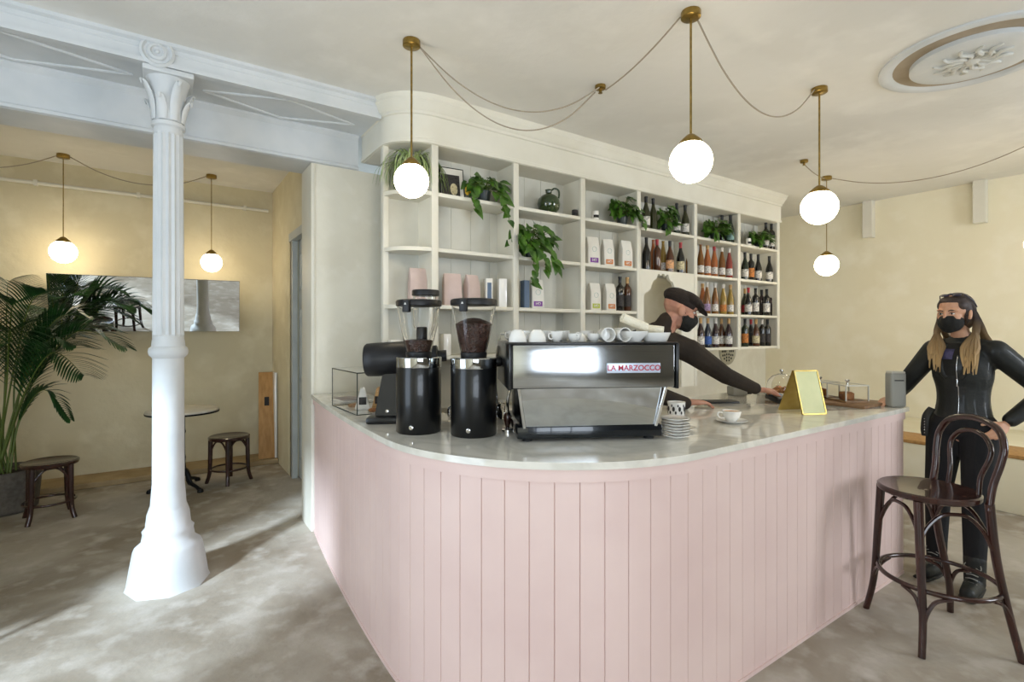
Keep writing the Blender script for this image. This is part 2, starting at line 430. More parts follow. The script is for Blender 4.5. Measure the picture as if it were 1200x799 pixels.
# ---- column
t = thing('column', 'slim white cast column with fluted upper shaft under the ceiling beam', 'column', (.035, 3.68, 0))
obj('base', lathe(BM(), [(.215, 0), (.205, .03), (.195, .10), (.175, .22), (.165, .245), (.135, .27), (.128, .31), (.132, .33), (.115, .35), (.108, .42), (.092, .47)], 8), M['white_blue'], t, angle=50)
obj('shaft', lathe(BM(), [(.095, .40), (.088, .52), (.082, .60), (.080, 1.36)], 28), M['white_blue'], t)
obj('collar', lathe(BM(), [(.080, 1.34), (.098, 1.36), (.102, 1.38), (.098, 1.40), (.086, 1.41), (.082, 1.45)], 28), M['white_blue'], t)
obj('fluted_shaft', lathe(BM(), [(.080, 1.43), (.080, 1.47), (.080, 1.48), (.075, 2.66), (.075, 2.67), (.075, 2.70)], 32, flute=(.010, 1.475, 2.665)), M['white_blue'], t, angle=25)
bm = BM(); lathe(bm, [(.074, 2.70), (.086, 2.71), (.086, 2.73), (.076, 2.74), (.078, 2.80), (.085, 2.90), (.104, 2.97), (.112, 2.985)], 24)
box(bm, -.125, .125, -.125, .125, 2.985, 3.018, .008)
for k in range(8):                                   # acanthus leaves curling out under the abacus
    a = 2*PI*k/8+PI/8; ca, sa = math.cos(a), math.sin(a)
    tall = k % 2 == 0
    z0 = 2.74; h = .21 if tall else .13; out = .055 if tall else .035
    pts = [(ca*.076, sa*.076, z0), (ca*.086, sa*.086, z0+h*.5), (ca*(.09+out*.5), sa*(.09+out*.5), z0+h*.9), (ca*(.09+out), sa*(.09+out), z0+h), (ca*(.085+out), sa*(.085+out), z0+h-.025)]
    tube(bm, pts, [.022, .028, .022, .012, .006], 8, sm=4, flat=.45, up=(ca, sa, .01))
obj('capital', bm, M['white_blue'], t)
# round boss on the beam over the column
t = tag(obj('beam_rosette', lathe(BM(), [(.085, 0), (.085, .012), (.072, .022), (.062, .008), (.05, .008), (.045, .02), (.032, .024), (.026, .012), (.014, .012), (.008, .022), (0, .024)], 32, mtx=Matrix.Rotation(PI/2, 4, 'X')), M['white_blue'], loc=(-.02, 3.562, 3.092)),
    'round concentric rosette on the white beam above the column', 'rosette')
# ---- shelf unit along the back wall
YS, YSB = 3.34, 3.60
PX = [510, 605, 683.5, 749, 815.5, 866.5, 912.5]
SX = [sx(p, YS) for p in PX]
ZS = [2.50, 2.10, 1.69, 1.32]
XE = 1.32                                             # curved left end
def quarter(x1, y0, rx, ry, n=12):                    # from the front (x1,y0) round to the wall side (x1-rx, y0+ry)
    return [(x1-rx*math.sin(PI/2*i/n), y0+ry-ry*math.cos(PI/2*i/n)) for i in range(n+1)]
t = thing('wall_shelving', 'tall white built-in shelving with rounded left end behind the bar', 'shelving', (0, 0, 0))
UNIT = t
w = .026
for i, x in enumerate(SX):
    z0 = .93 if i < 5 else 1.285
    bm = BM(); box(bm, x-w, x+w, YS, YS+.03, z0, 2.84, .003); box(bm, x-.014, x+.014, YS+.03, YSB, z0+.01, 2.84)
    obj('upright', bm, M['cream'], t)
bm = BM(); box(bm, XE-.005, XE+.035, YSB-.045, YSB, .93, 2.84, .003); obj('upright', bm, M['cream'], t)
for zi, z in enumerate(ZS):
    poly = [(SX[0], YS+.004)]+quarter(SX[0], YS+.004, SX[0]-XE, YSB-YS-.03)+[(XE, YSB), (SX[0], YSB)]
    obj('curved_shelf', prism(BM(), list(reversed(poly[1:])), z-.028, z), M['cream'], t)
    for b in range(6):
        if b == 3 and zi >= 2: continue
        obj('shelf', box(BM(), SX[b]+.014, SX[b+1]-.014, YS+.006, YSB, z-.028, z, .003), M['cream'], t)
bm = BM()
box(bm, XE, SX[3], YSB, YSB+.02, .9, 2.86); box(bm, SX[3], SX[4], YSB, YSB+.02, 2.07, 2.86); box(bm, SX[4], SX[6]+.02, YSB, YSB+.02, 1.29, 2.86)
for i in range(6):
    for k in range(4):
        x = SX[i]+(SX[i+1]-SX[i])*(k+.5)/4
        if i != 3: box(bm, x-.003, x+.003, YSB-.004, YSB, 1.30, 2.84)
obj('back_panel', bm, M['shelfback'], t)
# scalloped arch panel in the fourth bay, open to the passage behind
x0, x1 = SX[3]+.01, SX[4]-.01; wd = x1-x0
a0, a1 = x0+.06, x0+wd*.74
am = (a0+a1)/2; hw = (a1-a0)/2
def arch():
    pts = []
    z0 = 1.83
    half = [(1.0, z0), (.95, z0+.035), (.80, z0+.05), (.66, z0+.075), (.60, z0+.12), (.50, z0+.165), (.40, z0+.175), (.33, z0+.195), (.27, z0+.235), (.17, z0+.232), (.12, z0+.215), (.06, z0+.24), (0, z0+.235)]
    L = [(am-hw*a, z) for a, z in half]; Rr = [(am+hw*a, z) for a, z in reversed(half[:-1])]
    return L+Rr
outer = [(x0, .0), (x0, 2.075), (x1, 2.075), (x1, .0)]
poly = [(x0, .93), (x0, 2.09), (x1, 2.09), (x1, .93), (a1, .93)]+list(reversed(arch()))+[(a0, .93)]
obj('arched_panel', plate(BM(), poly, .03, at=YS+.004), M['cream'], t, smooth=False, label='scalloped arch panel')
bm = BM(); box(bm, a0+.09, a0+.135, YS+.28, YS+.33, .93, 2.09); box(bm, x0, x1, YS+.034, 3.6, 2.07, 2.095)
obj('passage_post', bm, M['door'], t, label='grey post inside the arch')
# cornice: plan swept round the left end
def plan(off):
    c = quarter(SX[0], YS-off, SX[0]-XE+off, YSB-YS+off, 14)
    return [(SX[6]+.03+off*.6, YS-off)]+c+[(XE-off, YO)]
bm = BM()
prof = [(.005, 2.835), (.018, 2.835), (.018, 2.86), (.010, 2.865), (.010, 3.03), (.022, 3.035), (.022, 3.055), (.035, 3.065), (.05, 3.10), (.065, 3.12), (.065, 3.135), (.08, CE)]
rings = []
for off, z in prof: rings.append([bm.verts.new((p[0], p[1], z)) for p in plan(off)])
for a, b in zip(rings, rings[1:]):
    for i in range(len(a)-1): bm.faces.new((a[i], b[i], b[i+1], a[i+1]))
obj('cornice', bm, M['cream'], t, angle=30)
poly = plan(.005)+[(2.2, YO), (2.2, YSB+.02), (SX[6]+.03, YSB+.02)]
obj('soffit', prism(BM(), list(reversed(poly)), 2.832, 2.85), M['cream'], t, smooth=False)
obj('cornice_end', box(BM(), SX[6]+.028, SX[6]+.05, YS+.01, YSB+.3, 2.835, CE-.002), M['cream'], t)
# ---- back counter below the shelving
t = thing('back_cabinet', 'white back-bar cabinet under the shelving behind the espresso machine', 'cabinet', (0, 0, 0))
xa, xb = 1.75, SX[3]-.03
obj('body', box(BM(), xa, xb, 3.12, 3.33, 0, .88), M['cream'], t)
obj('worktop', box(BM(), xa-.02, xb, 3.08, 3.335, .88, .92, .004), M['marble'], t)
n = 4
for i in range(n):
    a = xa+(xb-xa)*i/n; b = xa+(xb-xa)*(i+1)/n
    dd = obj('door', box(BM(), a+.01, b-.01, 3.10, 3.12, .05, .86, .003), M['cream'], t)
    obj('knob', lathe(BM(), [(.006, 0), (.006, .015), (.014, .02), (.012, .03), (0, .032)], 12, mtx=Matrix.Translation((b-.05, 3.10, .5)) @ Matrix.Rotation(PI/2, 4, 'X')), M['brass'], dd)
# ============================================================ THE BAR
def front_path(n=40):
    P = [(.945, 4.0)]
    for i in range(1, 15): t = i/15; P.append((.945-(.945-.83)*(1-(1-t)**1.7), 4.0-1.85*t))
    cx, cy, r = 1.73, 2.15, .90
    for i in range(n+1):
        a = PI+PI/2*i/n; P.append((cx+r*math.cos(a), cy+r*math.sin(a)))
    m = 22
    for i in range(1, m+1): P.append((1.73+(3.8-1.73)*i/m, 1.25))
    return [Vector((x, y)) for x, y in P]
FPATH = front_path()
def resample(P, step):
    L = [0]
    for a, b in zip(P, P[1:]): L.append(L[-1]+(b-a).length)
    n = round(L[-1]/step); out = []; j = 0
    for i in range(n*6+1):
        s = L[-1]*i/(n*6)
        while j < len(P)-2 and L[j+1] < s: j += 1
        q = (s-L[j])/(L[j+1]-L[j]); out.append(P[j].lerp(P[j+1], min(max(q, 0), 1)))
    return out
def offset(P, d):
    out = []
    for i, p in enumerate(P):
        t = (P[min(i+1, len(P)-1)]-P[max(i-1, 0)]).normalized()
        out.append(p+Vector((t.y, -t.x))*d)          # right-hand side of the travel direction
    return out
fine = resample(FPATH, .092)
inner = [(3.78, 2.28)]+[(1.86-.60*math.sin(PI/2*i/10), 2.88-.60*math.cos(PI/2*i/10)) for i in range(11)]+[(1.26, 3.98)]
t = thing('bar_counter', 'curved bar counter clad in pale pink vertical boards', 'bar counter', (0, 0, 0))
nrm = offset(fine, 1.0)
side = -1.0 if (nrm[0].x > fine[0].x) else 1.0       # outward = away from the staff side
pl = []
for i, p in enumerate(fine):
    n_ = (nrm[i]-p)*side; k = i % 6
    if k == 0 and 0 < i < len(fine)-1:
        tg = Vector((-n_.y, n_.x))*.0022
        pl += [p+tg*(1 if tg.dot(fine[i+1]-p) < 0 else -1), p-n_*.005, p-tg*(1 if tg.dot(fine[i+1]-p) < 0 else -1)]
    else: pl.append(p)
poly = [(p.x, p.y) for p in pl]+inner
obj('boarded_front', prism(BM(), poly, .0, .955), M['pink'], t, angle=20)
def strip(d0, d1, z0, z1, m, name, lab=None):
    a = offset(fine, side*d0); b = offset(fine, side*d1)
    bm = BM(); n = len(a)
    q = [[bm.verts.new((p.x, p.y, z)) for p in s] for s, z in ((a, z0), (b, z0), (b, z1), (a, z1))]
    for r0 in range(4):
        r1 = (r0+1) % 4
        for i in range(n-1): bm.faces.new((q[r0][i], q[r0][i+1], q[r1][i+1], q[r1][i]))
    bm.faces.new([q[k][0] for k in range(4)]); bm.faces.new([q[k][-1] for k in range(3, -1, -1)])
    return obj(name, bm, m, t, label=lab, angle=30)
strip(-.03, .010, .955, 1.002, M['pink'], 'top_rail'); strip(-.01, .005, 0, .018, M['pink'], 'base_strip')
obj('core', prism(BM(), [(p.x, p.y) for p in offset(fine, side*-.03)]+inner, .955, 1.002), M['pink'], t)
o_ = offset(fine, side*.022)
e0 = [(3.82, o_[-1].y)] if False else []
poly = [(p.x, p.y) for p in o_[:-1]]+[(3.83, o_[-1].y), (3.83, 2.31)]+[(1.88-.60*math.sin(PI/2*i/10), 2.91-.60*math.cos(PI/2*i/10)) for i in range(11)]+[(1.28, 4.0)]
o = obj('countertop', prism(BM(), poly, 1.003, 1.030, .006), M['marble'], angle=30)
tag(o, 'white marble countertop running round the curved pink bar', 'countertop')
ZC = 1.030
# ============================================================ LAMPS
def pendant(x, y, zg, rg, label, rod=.006, group='opal globe pendants'):
    t = thing('pendant_lamp', label, 'pendant lamp', (x, y, CE), 0, group)
    obj('canopy', lathe(BM(), [(.048, 0), (.05, -.004), (.05, -.032), (.045, -.036), (0, -.036)], 28), M['brass'], t)
    L = zg+rg-CE
    obj('rod', lathe(BM(), [(rod, -.03), (rod, L+.01)], 10), M['brass'], t)
    obj('shade_holder', lathe(BM(), [(.012, L+.035), (.022, L+.03), (rg*.52, L-.002), (rg*.55, L-.018), (rg*.50, L-.02)], 24), M['brass'], t)
    obj('globe', ell(BM(), (0, 0, zg-CE), (rg, rg, rg), u=32, v=20), M['globe'], t)
    return t
pendant(1.18, 2.74, 2.36, .098, 'brass pendant lamp with lit globe before the shelving\'s rounded left end')
pendant(2.27, 1.67, 2.38, .108, 'largest lit globe pendant on a long brass rod above the bar')
pendant(3.71, 1.70, 2.346, .115, 'lit globe pendant on brass rod, right of the shelving\'s end')
pendant(5.9, 2.63, 2.21, .115, 'smaller distant lit globe on thin rod, lowest at the right', .004)
pendant(6.28, 1.06, 2.26, .115, 'lit globe pendant cut off by the right edge of the photo', .004)
pendant(-.76, 6.35, 2.245, .105, 'lit globe pendant above the palm in the back room', .004)
pendant(.44, 6.3, 2.23, .10, 'lit globe pendant above the bistro table in the back room', .004)
def hook(x, y, label):
    t = tag(obj('cable_hook', lathe(BM(), [(.036, 0), (.036, -.022), (.03, -.026), (.010, -.027), (.010, -.045), (.016, -.05), (0, -.052)], 20), M['brass'], loc=(x, y, CE)), label, 'ceiling hook')
hook(2.45, 2.52, 'small brass ceiling hook between the first two globe lamps holding looped cable')
hook(5.15, 2.50, 'small brass ceiling hook behind the right bar lamp')
def cable(pts, label, r=.0045):
    P = smooth_pts(pts, 10); x0 = Vector(P[0])
    o = obj('lamp_cable', tube(BM(), [p-x0 for p in P], r, 6), M['cable'], loc=x0)
    tag(o, label, 'cable')
def sag(a, b, s, n=6):
    a, b = Vector(a), Vector(b)
    return [a.lerp(b, i/n)+V(0, 0, -s*4*(i/n)*(1-i/n)) for i in range(n+1)]
zc = CE-.018
cable(sag((1.228, 2.74, zc), (2.42, 2.50, zc-.01), .26), 'cable in shallower loop from leftmost globe lamp to hook')
cable(sag((1.228, 2.73, zc-.01), (2.43, 2.55, zc-.02), .36), 'cable in deeper loop from leftmost globe lamp to hook')
cable(sag((2.48, 2.50, zc-.01), (2.24, 1.715, zc), .03), 'cable rising from brass hook to the largest globe lamp')
cable(sag((2.32, 1.67, zc), (3.665, 1.71, zc), .33), 'cable sagging between the two globe lamps right of centre')
cable(sag((5.15, 2.50, zc-.02), (5.86, 2.63, zc-.01), .02), 'short cable from back hook to the distant globe lamp')
cable(sag((5.94, 2.60, zc), (6.25, 1.10, zc), .17), 'cable running from distant globe lamp to the right edge')
cable(sag((-2.08, 6.3, zc), (-.80, 6.35, zc), .22), 'cable from the left edge to the lamp above the palm')
cable(sag((-.71, 6.34, zc), (.40, 6.3, zc), .17), 'cable between the two back-room globe lamps')
# ceiling medallion
t = thing('ceiling_medallion', 'large round recessed plaster medallion with pierced centre on the ceiling', 'ceiling medallion', (4.03, .98, CE))
obj('ring', lathe(BM(), [(.46, 0), (.46, -.012), (.44, -.02), (.40, -.012), (.385, -.004), (.36, -.002)], 48, cap=False), M['white_blue'], t)
obj('recess_band', lathe(BM(), [(.385, -.001), (.385, -.004), (.30, -.004), (.30, -.001)], 48, cap=False), mat('brown_plaster', '#a89a86', .9, col2='#938671', scale=5), t)  # flat ring, browner than the plaster on either side
bm = BM(); lathe(bm, [(.30, 0), (.30, -.03), (.285, -.036), (.20, -.03), (.19, -.03)], 48, cap=False)
lathe(bm, [(.19, -.03), (.19, -.012), (.0, -.012)], 48)
obj('disc', bm, M['white_blue'], t)
bm = BM()
for k in range(12):
    a = 2*PI*k/12; ca, sa = math.cos(a), math.sin(a)
    tube(bm, [(ca*.03, sa*.03, -.03), (ca*.09-sa*.02, sa*.09+ca*.02, -.036), (ca*.14+sa*.015, sa*.14-ca*.015, -.036), (ca*.185, sa*.185, -.03)], [.008, .014, .012, .008], 8, sm=4)
lathe(bm, [(.04, -.02), (.04, -.04), (.02, -.052), (0, -.055)], 20)
tube(bm, [(.11*math.cos(2*PI*i/32), .11*math.sin(2*PI*i/32), -.034) for i in range(32)], .007, 8, closed=True)
obj('fretwork', bm, mat('fret_plaster', '#c9c8c0', .7), t)
# ============================================================ ESPRESSO MACHINE
T = Matrix.Translation
RX, RY, RZ = (lambda a: Matrix.Rotation(a, 4, 'X')), (lambda a: Matrix.Rotation(a, 4, 'Y')), (lambda a: Matrix.Rotation(a, 4, 'Z'))
t = thing('espresso_machine', 'long steel and black espresso machine with slanted mirror panel on the bar', 'espresso machine', (1.515, 1.615, ZC), R(-28))
EM = t
bm = BM(); box(bm, -.318, .318, 0, .46, .014, .066, .006); obj('drip_base', bm, mat('blue_black_enamel', '#10161c', .18, .3, coat=.6), t)
for x in (-.27, .27):
    for y in (.04, .42): obj('foot', lathe(BM(), [(.022, 0), (.022, .008), (.016, .016), (0, .016)], 16, center=(x, y, 0)), M['rubber'], t)
bm = BM()
q = [(-.285, .005, .066), (.285, .005, .066), (.305, -.028, .236), (-.305, -.028, .236)]
a = [bm.verts.new(p) for p in q]; b = [bm.verts.new((p[0], p[1]+.012, p[2])) for p in q]
for i in range(4):
    j = (i+1) % 4; bm.faces.new((a[i], a[j], b[j], b[i]))
bm.faces.new(a); bm.faces.new(list(reversed(b)))
obj('splash_panel', bm, M['polished'], t, smooth=False, label='mirror-polished slanted panel')
for s in (-1, 1):
    obj('chrome_strut', tube(BM(), [(s*.287, -.002, .062), (s*.318, -.045, .245)], .0075, 12), M['chrome'], t)
    obj('rear_leg', box(BM(), s*.26-.03, s*.26+.03, .36, .44, .06, .24, .004), M['black'], t)
bm = BM(); box(bm, -.352, .352, -.055, .45, .232, .415, .006)
obj('body', bm, M['black'], t)
obj('front_panel', box(BM(), -.343, .343, -.066, -.054, .236, .413, .003), M['steel'], t, label='brushed steel panel')
bm = BM(); box(bm, -.358, .358, -.072, .455, .415, .424, .003)
obj('top_tray', bm, M['black'], t)
for s in (-1, 1):
    bm = BM(); plate(bm, [(-.068, .228), (.46, .228), (.46, .424), (-.068, .424)], .008)
    bmesh.ops.transform(bm, matrix=RZ(PI/2), verts=bm.verts)
    obj('side_panel', box(BM(), s*.356-.006, s*.356+.006, -.070, .455, .228, .420, .003), M['black'], t); bm.free()
rail = [(-.352, -.068, .445), (.352, -.068, .445), (.352, .45, .445), (-.352, .45, .445)]
bd = obj('badge', box(BM(), .050, .280, -.071, -.066, .296, .337, .0015), M['badge'], t, label='pale badge with red lettering')
text('lettering', 'LA MARZOCCO', .032, M['red'], bd, T((.165, -.0718, .316)) @ RX(PI/2), bold=.0005, sx=1.0)
# barista side: group heads, portafilters, steam wands
for x in (-.15, .15):
    g = obj('group_head', lathe(BM(), [(.05, 0), (.05, .06), (.038, .09), (.038, .13)], 24, center=(x, .50, .16)), M['chrome'], t)
    bm = BM(); lathe(bm, [(.036, 0), (.04, .01), (.04, .04)], 24, center=(x, .50, .118)); tube(bm, [(x, .53, .14), (x, .60, .135), (x, .69, .12)], [.009, .014, .017], 12)
    obj('portafilter', bm, M['black'], t)
for s in (-1, 1):
    obj('steam_wand', tube(BM(), [(s*.362, .40, .40), (s*.368, .45, .33), (s*.37, .48, .20), (s*.36, .46, .08)], .006, 10, sm=6), M['chrome'], t)
    bm = BM(); lathe(bm, [(.018, 0), (.024, .008), (.024, .025), (.014, .03)], 16, mtx=T((s*.362, .22, .33)) @ RY(s*PI/2)); obj('steam_knob', bm, M['blackplastic'], t)
    obj('hot_pipe', tube(BM(), [(s*.33, .1, .24), (s*.345, .12, .16), (s*.335, .2, .10), (s*.32, .24, .07)], .007, 8, sm=5), M['chrome'], t)
# wire guard frame to the left of the machine
obj('tray_rail', tube(BM(), [(-.352, .42, .426), (-.352, .42, .455), (.352, .42, .455), (.352, .42, .426)], .004, 8), M['chrome'], t)
def mach(x, y, z=0): 
    c, s = math.cos(R(-28)), math.sin(R(-28))
    return V(1.515+c*x-s*y, 1.615+s*x+c*y, ZC+z)
ZM = ZC+.424
# cups kept warm on the machine
def cup_prof(r, h, th=.004): return [(r*.45, 0), (r*.55, .004), (r*.72, h*.2), (r*.93, h*.6), (r, h), (r-th, h), (r*.9-th, h*.6), (r*.68-th, h*.22), (r*.3, .008), (0, .008)]
def cup_lathe(bm, r, h, mtx=None):
    lathe(bm, cup_prof(r, h), 24, mtx=mtx, cap=False)
    b0 = BM(); b0.free()
    return bm
def make_cup(label, loc, r=.034, h=.045, rz=0, group='white cups on the espresso machine', name='coffee_cup', inv=False):
    t = thing(name, label, 'cup', loc, rz, group)
    bm = BM(); lathe(bm, [(0, 0)]+cup_prof(r, h), 24, cap=False)
    if inv: bmesh.ops.transform(bm, matrix=T((0, 0, h)) @ RX(PI), verts=bm.verts)
    obj('bowl', bm, M['china'], t)
    z = (lambda q: h-q) if inv else (lambda q: q)
    obj('handle', tube(BM(), [(r*.90, 0, z(h*.78)), (r*1.35, 0, z(h*.80)), (r*1.45, 0, z(h*.5)), (r*1.2, 0, z(h*.27)), (r*.76, 0, z(h*.28))], .0035, 8, sm=5), M['china'], t)
    return t
CX = [(-.312, .03), (-.227, .035), (-.140, .05), (-.062, .04), (-.02, .11), (.025, .05)]
words = ['white cup at the left corner of the espresso machine top', 'second white cup from the left on the espresso machine', 'third white cup from the left on the espresso machine',
         'smaller white cup left of centre on the espresso machine', 'white cup standing behind the small ones on the machine', 'white cup just left of the white mugs on the machine']
for i, ((x, y), wd_) in enumerate(zip(CX, words)):
    big = i < 2
    make_cup(wd_, mach(x, y, .424), .040 if big else .030, .052 if big else (.045 if i == 2 else .036), R(40+i*70), inv=big or i == 4)
for i, (x, y) in enumerate(((-.25, .17), (-.16, .16), (-.08, .2), (.03, .19), (-.31, .28), (-.2, .3))):
    make_cup('white cup in the rear rows on the machine, number of cups ahead hiding it' if 0 else
             ['white cup in the second row behind the leftmost pair', 'white cup in the second row behind the third cup', 'white cup in the second row near the middle of the machine', 'white cup in the second row behind the mugs', 'white cup in the back left corner of the machine top', 'white cup in the last row behind the leftmost pair'][i],
             mach(x, y, .424), .034, .048, R(i*50))
# mugs on their sides & rolled cloths
def mug(label, loc, tilt, rz):
    t = thing('mug', label, 'mug', loc, rz, 'mugs lying on the espresso machine')
    Mx = T((0, 0, .031)) @ RX(tilt)
    obj('bowl', lathe(BM(), [(0, -.035), (.026, -.035), (.030, -.03), (.031, .04), (.028, .04), (.027, -.028), (0, -.03)], 24, mtx=Mx, cap=False), M['china'], t)
    bm = BM(); tube(bm, [(.03, 0, .02), (.048, 0, .018), (.048, 0, -.012), (.03, 0, -.016)], .004, 8, sm=5); bmesh.ops.transform(bm, matrix=Mx, verts=bm.verts)
    obj('handle', bm, M['china'], t)
mug('white mug lying on its side with its mouth facing out, left one', mach(.075, .03, .424), PI/2, R(-28)); mug('white mug lying on its side with its mouth facing out, right one', mach(.137, .02, .424), PI/2, R(-15))
def stack(label, loc, n, r, h=.008, cat='saucers'):
    pass
t = tag(obj('white_bowl', lathe(BM(), [(0, 0), (.03, 0), (.034, .006), (.058, .032), (.064, .046), (.061, .046), (.054, .034), (.03, .010), (0, .008)], 32, cap=False), M['china'], loc=mach(.20, .03, .424)), 'white china bowl beside the mugs on the espresso machine', 'bowl')
t = tag(obj('white_bowl', lathe(BM(), [(0, 0), (.045, 0), (.05, .004), (.064, .034), (.066, .04), (.063, .04), (.055, .02), (.04, .008), (0, .008)], 32, cap=False), M['china'], loc=mach(.298, .03, .424)), 'white china bowl under the towels at machine\'s right end', 'bowl')
def towel(label, pts, r, name='rolled_towel'):
    p0 = Vector(pts[0]); bm = BM()
    P = smooth_pts(pts, 5)
    tube(bm, [p-p0 for p in P], r, 16, flat=.85)
    e = P[0]-p0; d_ = (P[1]-P[0]).normalized()
    n1 = d_.orthogonal().normalized(); n2 = d_.cross(n1)
    sp = [e-d_*.002+(n1*math.cos(a)+n2*math.sin(a))*(r*.12*a/2) for a in [k*.5 for k in range(14)]]
    tube(bm, sp, .003, 6)
    tag(obj(name, bm, M['towel'], loc=p0), label, 'towel', 'rolled cream towels')
towel('rolled cream towel leaning up on the white bowls', [mach(.150, .035, .530), mach(.205, .04, .508), mach(.262, .05, .487)], .024)
towel('rolled cream towel lying across the right white bowl', [mach(.235, .09, .486), mach(.30, .07, .480), mach(.345, .05, .474)], .020)
# ============================================================ GRINDERS
def grinder(loc, label, beans, rz=0):
    t = thing('coffee_grinder', label, 'coffee grinder', loc, rz, 'black drum coffee grinders')
    bm = BM(); lathe(bm, [(.100, 0), (.105, .006), (.105, .300), (.103, .304)], 48); obj('body', bm, M['black'], t)
    obj('steel_collar', lathe(BM(), [(.1055, .303), (.1065, .306), (.1065, .346), (.103, .350), (.05, .352), (.05, .358)], 48), M['polished'], t)
    bm = BM()
    lathe(bm, [(.052, .358), (.058, .37), (.070, .42), (.088, .50), (.102, .59), (.0995, .59), (.0855, .50), (.0675, .42), (.0555, .372), (.05, .36)], 40, cap=False)
    h = obj('hopper', bm, M['clear'], t)
    obj('hopper_neck', lathe(BM(), [(.058, .352), (.060, .356), (.061, .372), (.054, .376)], 32), M['blackplastic'], t)
    obj('lid', lathe(BM(), [(.100, .586), (.106, .588), (.107, .606), (.103, .614), (.09, .617), (0, .617)], 40), M['blackplastic'], t)
    a = R(215)
    bm = BM(); box(bm, -.018, .018, -.014, .008, .556, .612, .005, T((0, 0, 0)) @ RZ(a+PI/2) @ T((0, -.103, 0))); c = obj('lid_clip', bm, M['blackplastic'], t)
    bm = BM(); v = [bm.verts.new(p) for p in ((-.006, 0, 0), (.006, 0, 0), (0, 0, .010))]; bm.faces.new(v)
    obj('clip_mark', bm, M['l_white'], c, mtx=RZ(a+PI/2) @ T((0, -.1185, .590)))
    if beans == 'full':
        lathe(bm := BM(), [(.052, .37), (.066, .42), (.084, .50), (.0845, .503), (.062, .516), (.03, .528), (0, .532)], 32)
    else:
        lathe(bm := BM(), [(.052, .37), (.064, .42), (.0655, .428), (.03, .432), (0, .430)], 32)
    obj('coffee_beans', bm, M['beans'], t)
    if beans != 'full':
        obj('feed_tube', lathe(BM(), [(.026, .42), (.026, .485), (.022, .49), (.0, .49)], 20, center=(.02, .01, 0)), M['blackplastic'], t)
    sw = obj('switch', lathe(BM(), [(.010, 0), (.010, .004), (.006, .006), (.006, .012), (0, .012)], 16, mtx=T((-.072, -.078, .035)) @ RZ(R(-43)) @ RX(PI/2)), M['chrome'], t)
    bm = BM(); box(bm, -.02, .02, .10, .16, .09, .16, .006); lathe(bm, [(.03, 0), (.034, .05)], 20, center=(0, .15, .0)); obj('grounds_spout', bm, M['black'], t)
grinder((1.0, 2.236, ZC), 'black drum coffee grinder with nearly empty hopper, left of the pair', 'low')
grinder((1.178, 2.03, ZC), 'black drum coffee grinder with hopper full of dark beans beside machine', 'full')
# large shop grinder with horizontal motor barrel
t = thing('shop_grinder', 'black shop grinder with horizontal barrel motor beside the glass case', 'coffee grinder', (.985, 2.58, ZC), R(-30))
bm = BM(); box(bm, -.10, .13, -.11, .12, 0, .035, .012); obj('base', bm, M['black'], t)
bm = BM(); v0 = [(-.065, -.06), (.07, -.06), (.07, .07), (-.065, .07)]; v1 = [(-.02, -.04), (.075, -.04), (.075, .05), (-.02, .05)]
a = [bm.verts.new((p[0], p[1], .03)) for p in v0]; b = [bm.verts.new((p[0], p[1], .30)) for p in v1]
for i in range(4): j = (i+1) % 4; bm.faces.new((a[i], a[j], b[j], b[i]))
bm.faces.new(list(reversed(a))); bm.faces.new(b)
bmesh.ops.bevel(bm, geom=bm.edges[:], offset=.008, segments=2, affect='EDGES'); obj('pedestal', bm, M['black'], t)
bm = BM(); lathe(bm, [(.078, -.12), (.086, -.11), (.088, -.06), (.088, .13), (.08, .14), (.05, .145), (.05, .20), (.058, .205), (.058, .25), (.05, .256), (.03, .256), (.03, .30), (0, .30)], 40, mtx=T((0, 0, .325)) @ RY(PI/2-R(3)))
obj('motor_barrel', bm, M['blackplastic'], t)
obj('dial', lathe(BM(), [(.03, 0), (.03, .006), (.012, .010), (0, .010)], 24, mtx=T((-.121, 0, .331)) @ RY(-PI/2)), M['black'], t)
obj('hopper', lathe(BM(), [(.03, 0), (.035, .04), (.06, .09), (.066, .10), (.066, .26), (.0635, .26), (.0635, .10), (.057, .092), (.032, .042), (.027, .0)], 32, center=(.19, 0, .40), cap=False), M['clear'], t)
obj('lid', lathe(BM(), [(.066, .255), (.072, .258), (.072, .28), (.068, .286), (0, .286)], 32, center=(.19, 0, .40)), M['blackplastic'], t)
obj('switch', lathe(BM(), [(.008, 0), (.008, .006), (0, .007)], 14, mtx=T((.0, -.058, .06)) @ RX(PI/2)), M['chrome'], t)
# dark metal jugs and a tin between grinder and machine
def pitcher(loc, label, rz=0):
    t = thing('milk_jug', label, 'milk jug', loc, rz, 'steel jugs beside the machine')
    obj('body', lathe(BM(), [(0, 0), (.042, 0), (.046, .006), (.042, .06), (.034, .085), (.038, .10), (.036, .10), (.032, .085), (.04, .05), (.04, .008), (0, .006)], 28, cap=False), M['chrome'], t)
    obj('handle', tube(BM(), [(.036, 0, .09), (.07, 0, .085), (.072, 0, .04), (.044, 0, .025)], .005, 8, sm=5), M['chrome'], t)
pitcher((1.42, 2.22, ZC), 'steel milk jug in the gap between right grinder and machine', R(20)); pitcher((1.26, 2.33, ZC), 'steel milk jug seen between the two drum grinders', R(200))
t = thing('tamper', 'dark-handled coffee tamper standing between grinder and espresso machine', 'tamper', (1.33, 1.98, ZC))
obj('base', lathe(BM(), [(.029, 0), (.029, .014), (.012, .022), (0, .022)], 24), M['chrome'], t); obj('handle', lathe(BM(), [(.009, .02), (.011, .03), (.018, .06), (.019, .075), (.013, .09), (0, .092)], 20), M['darkwood'], t)
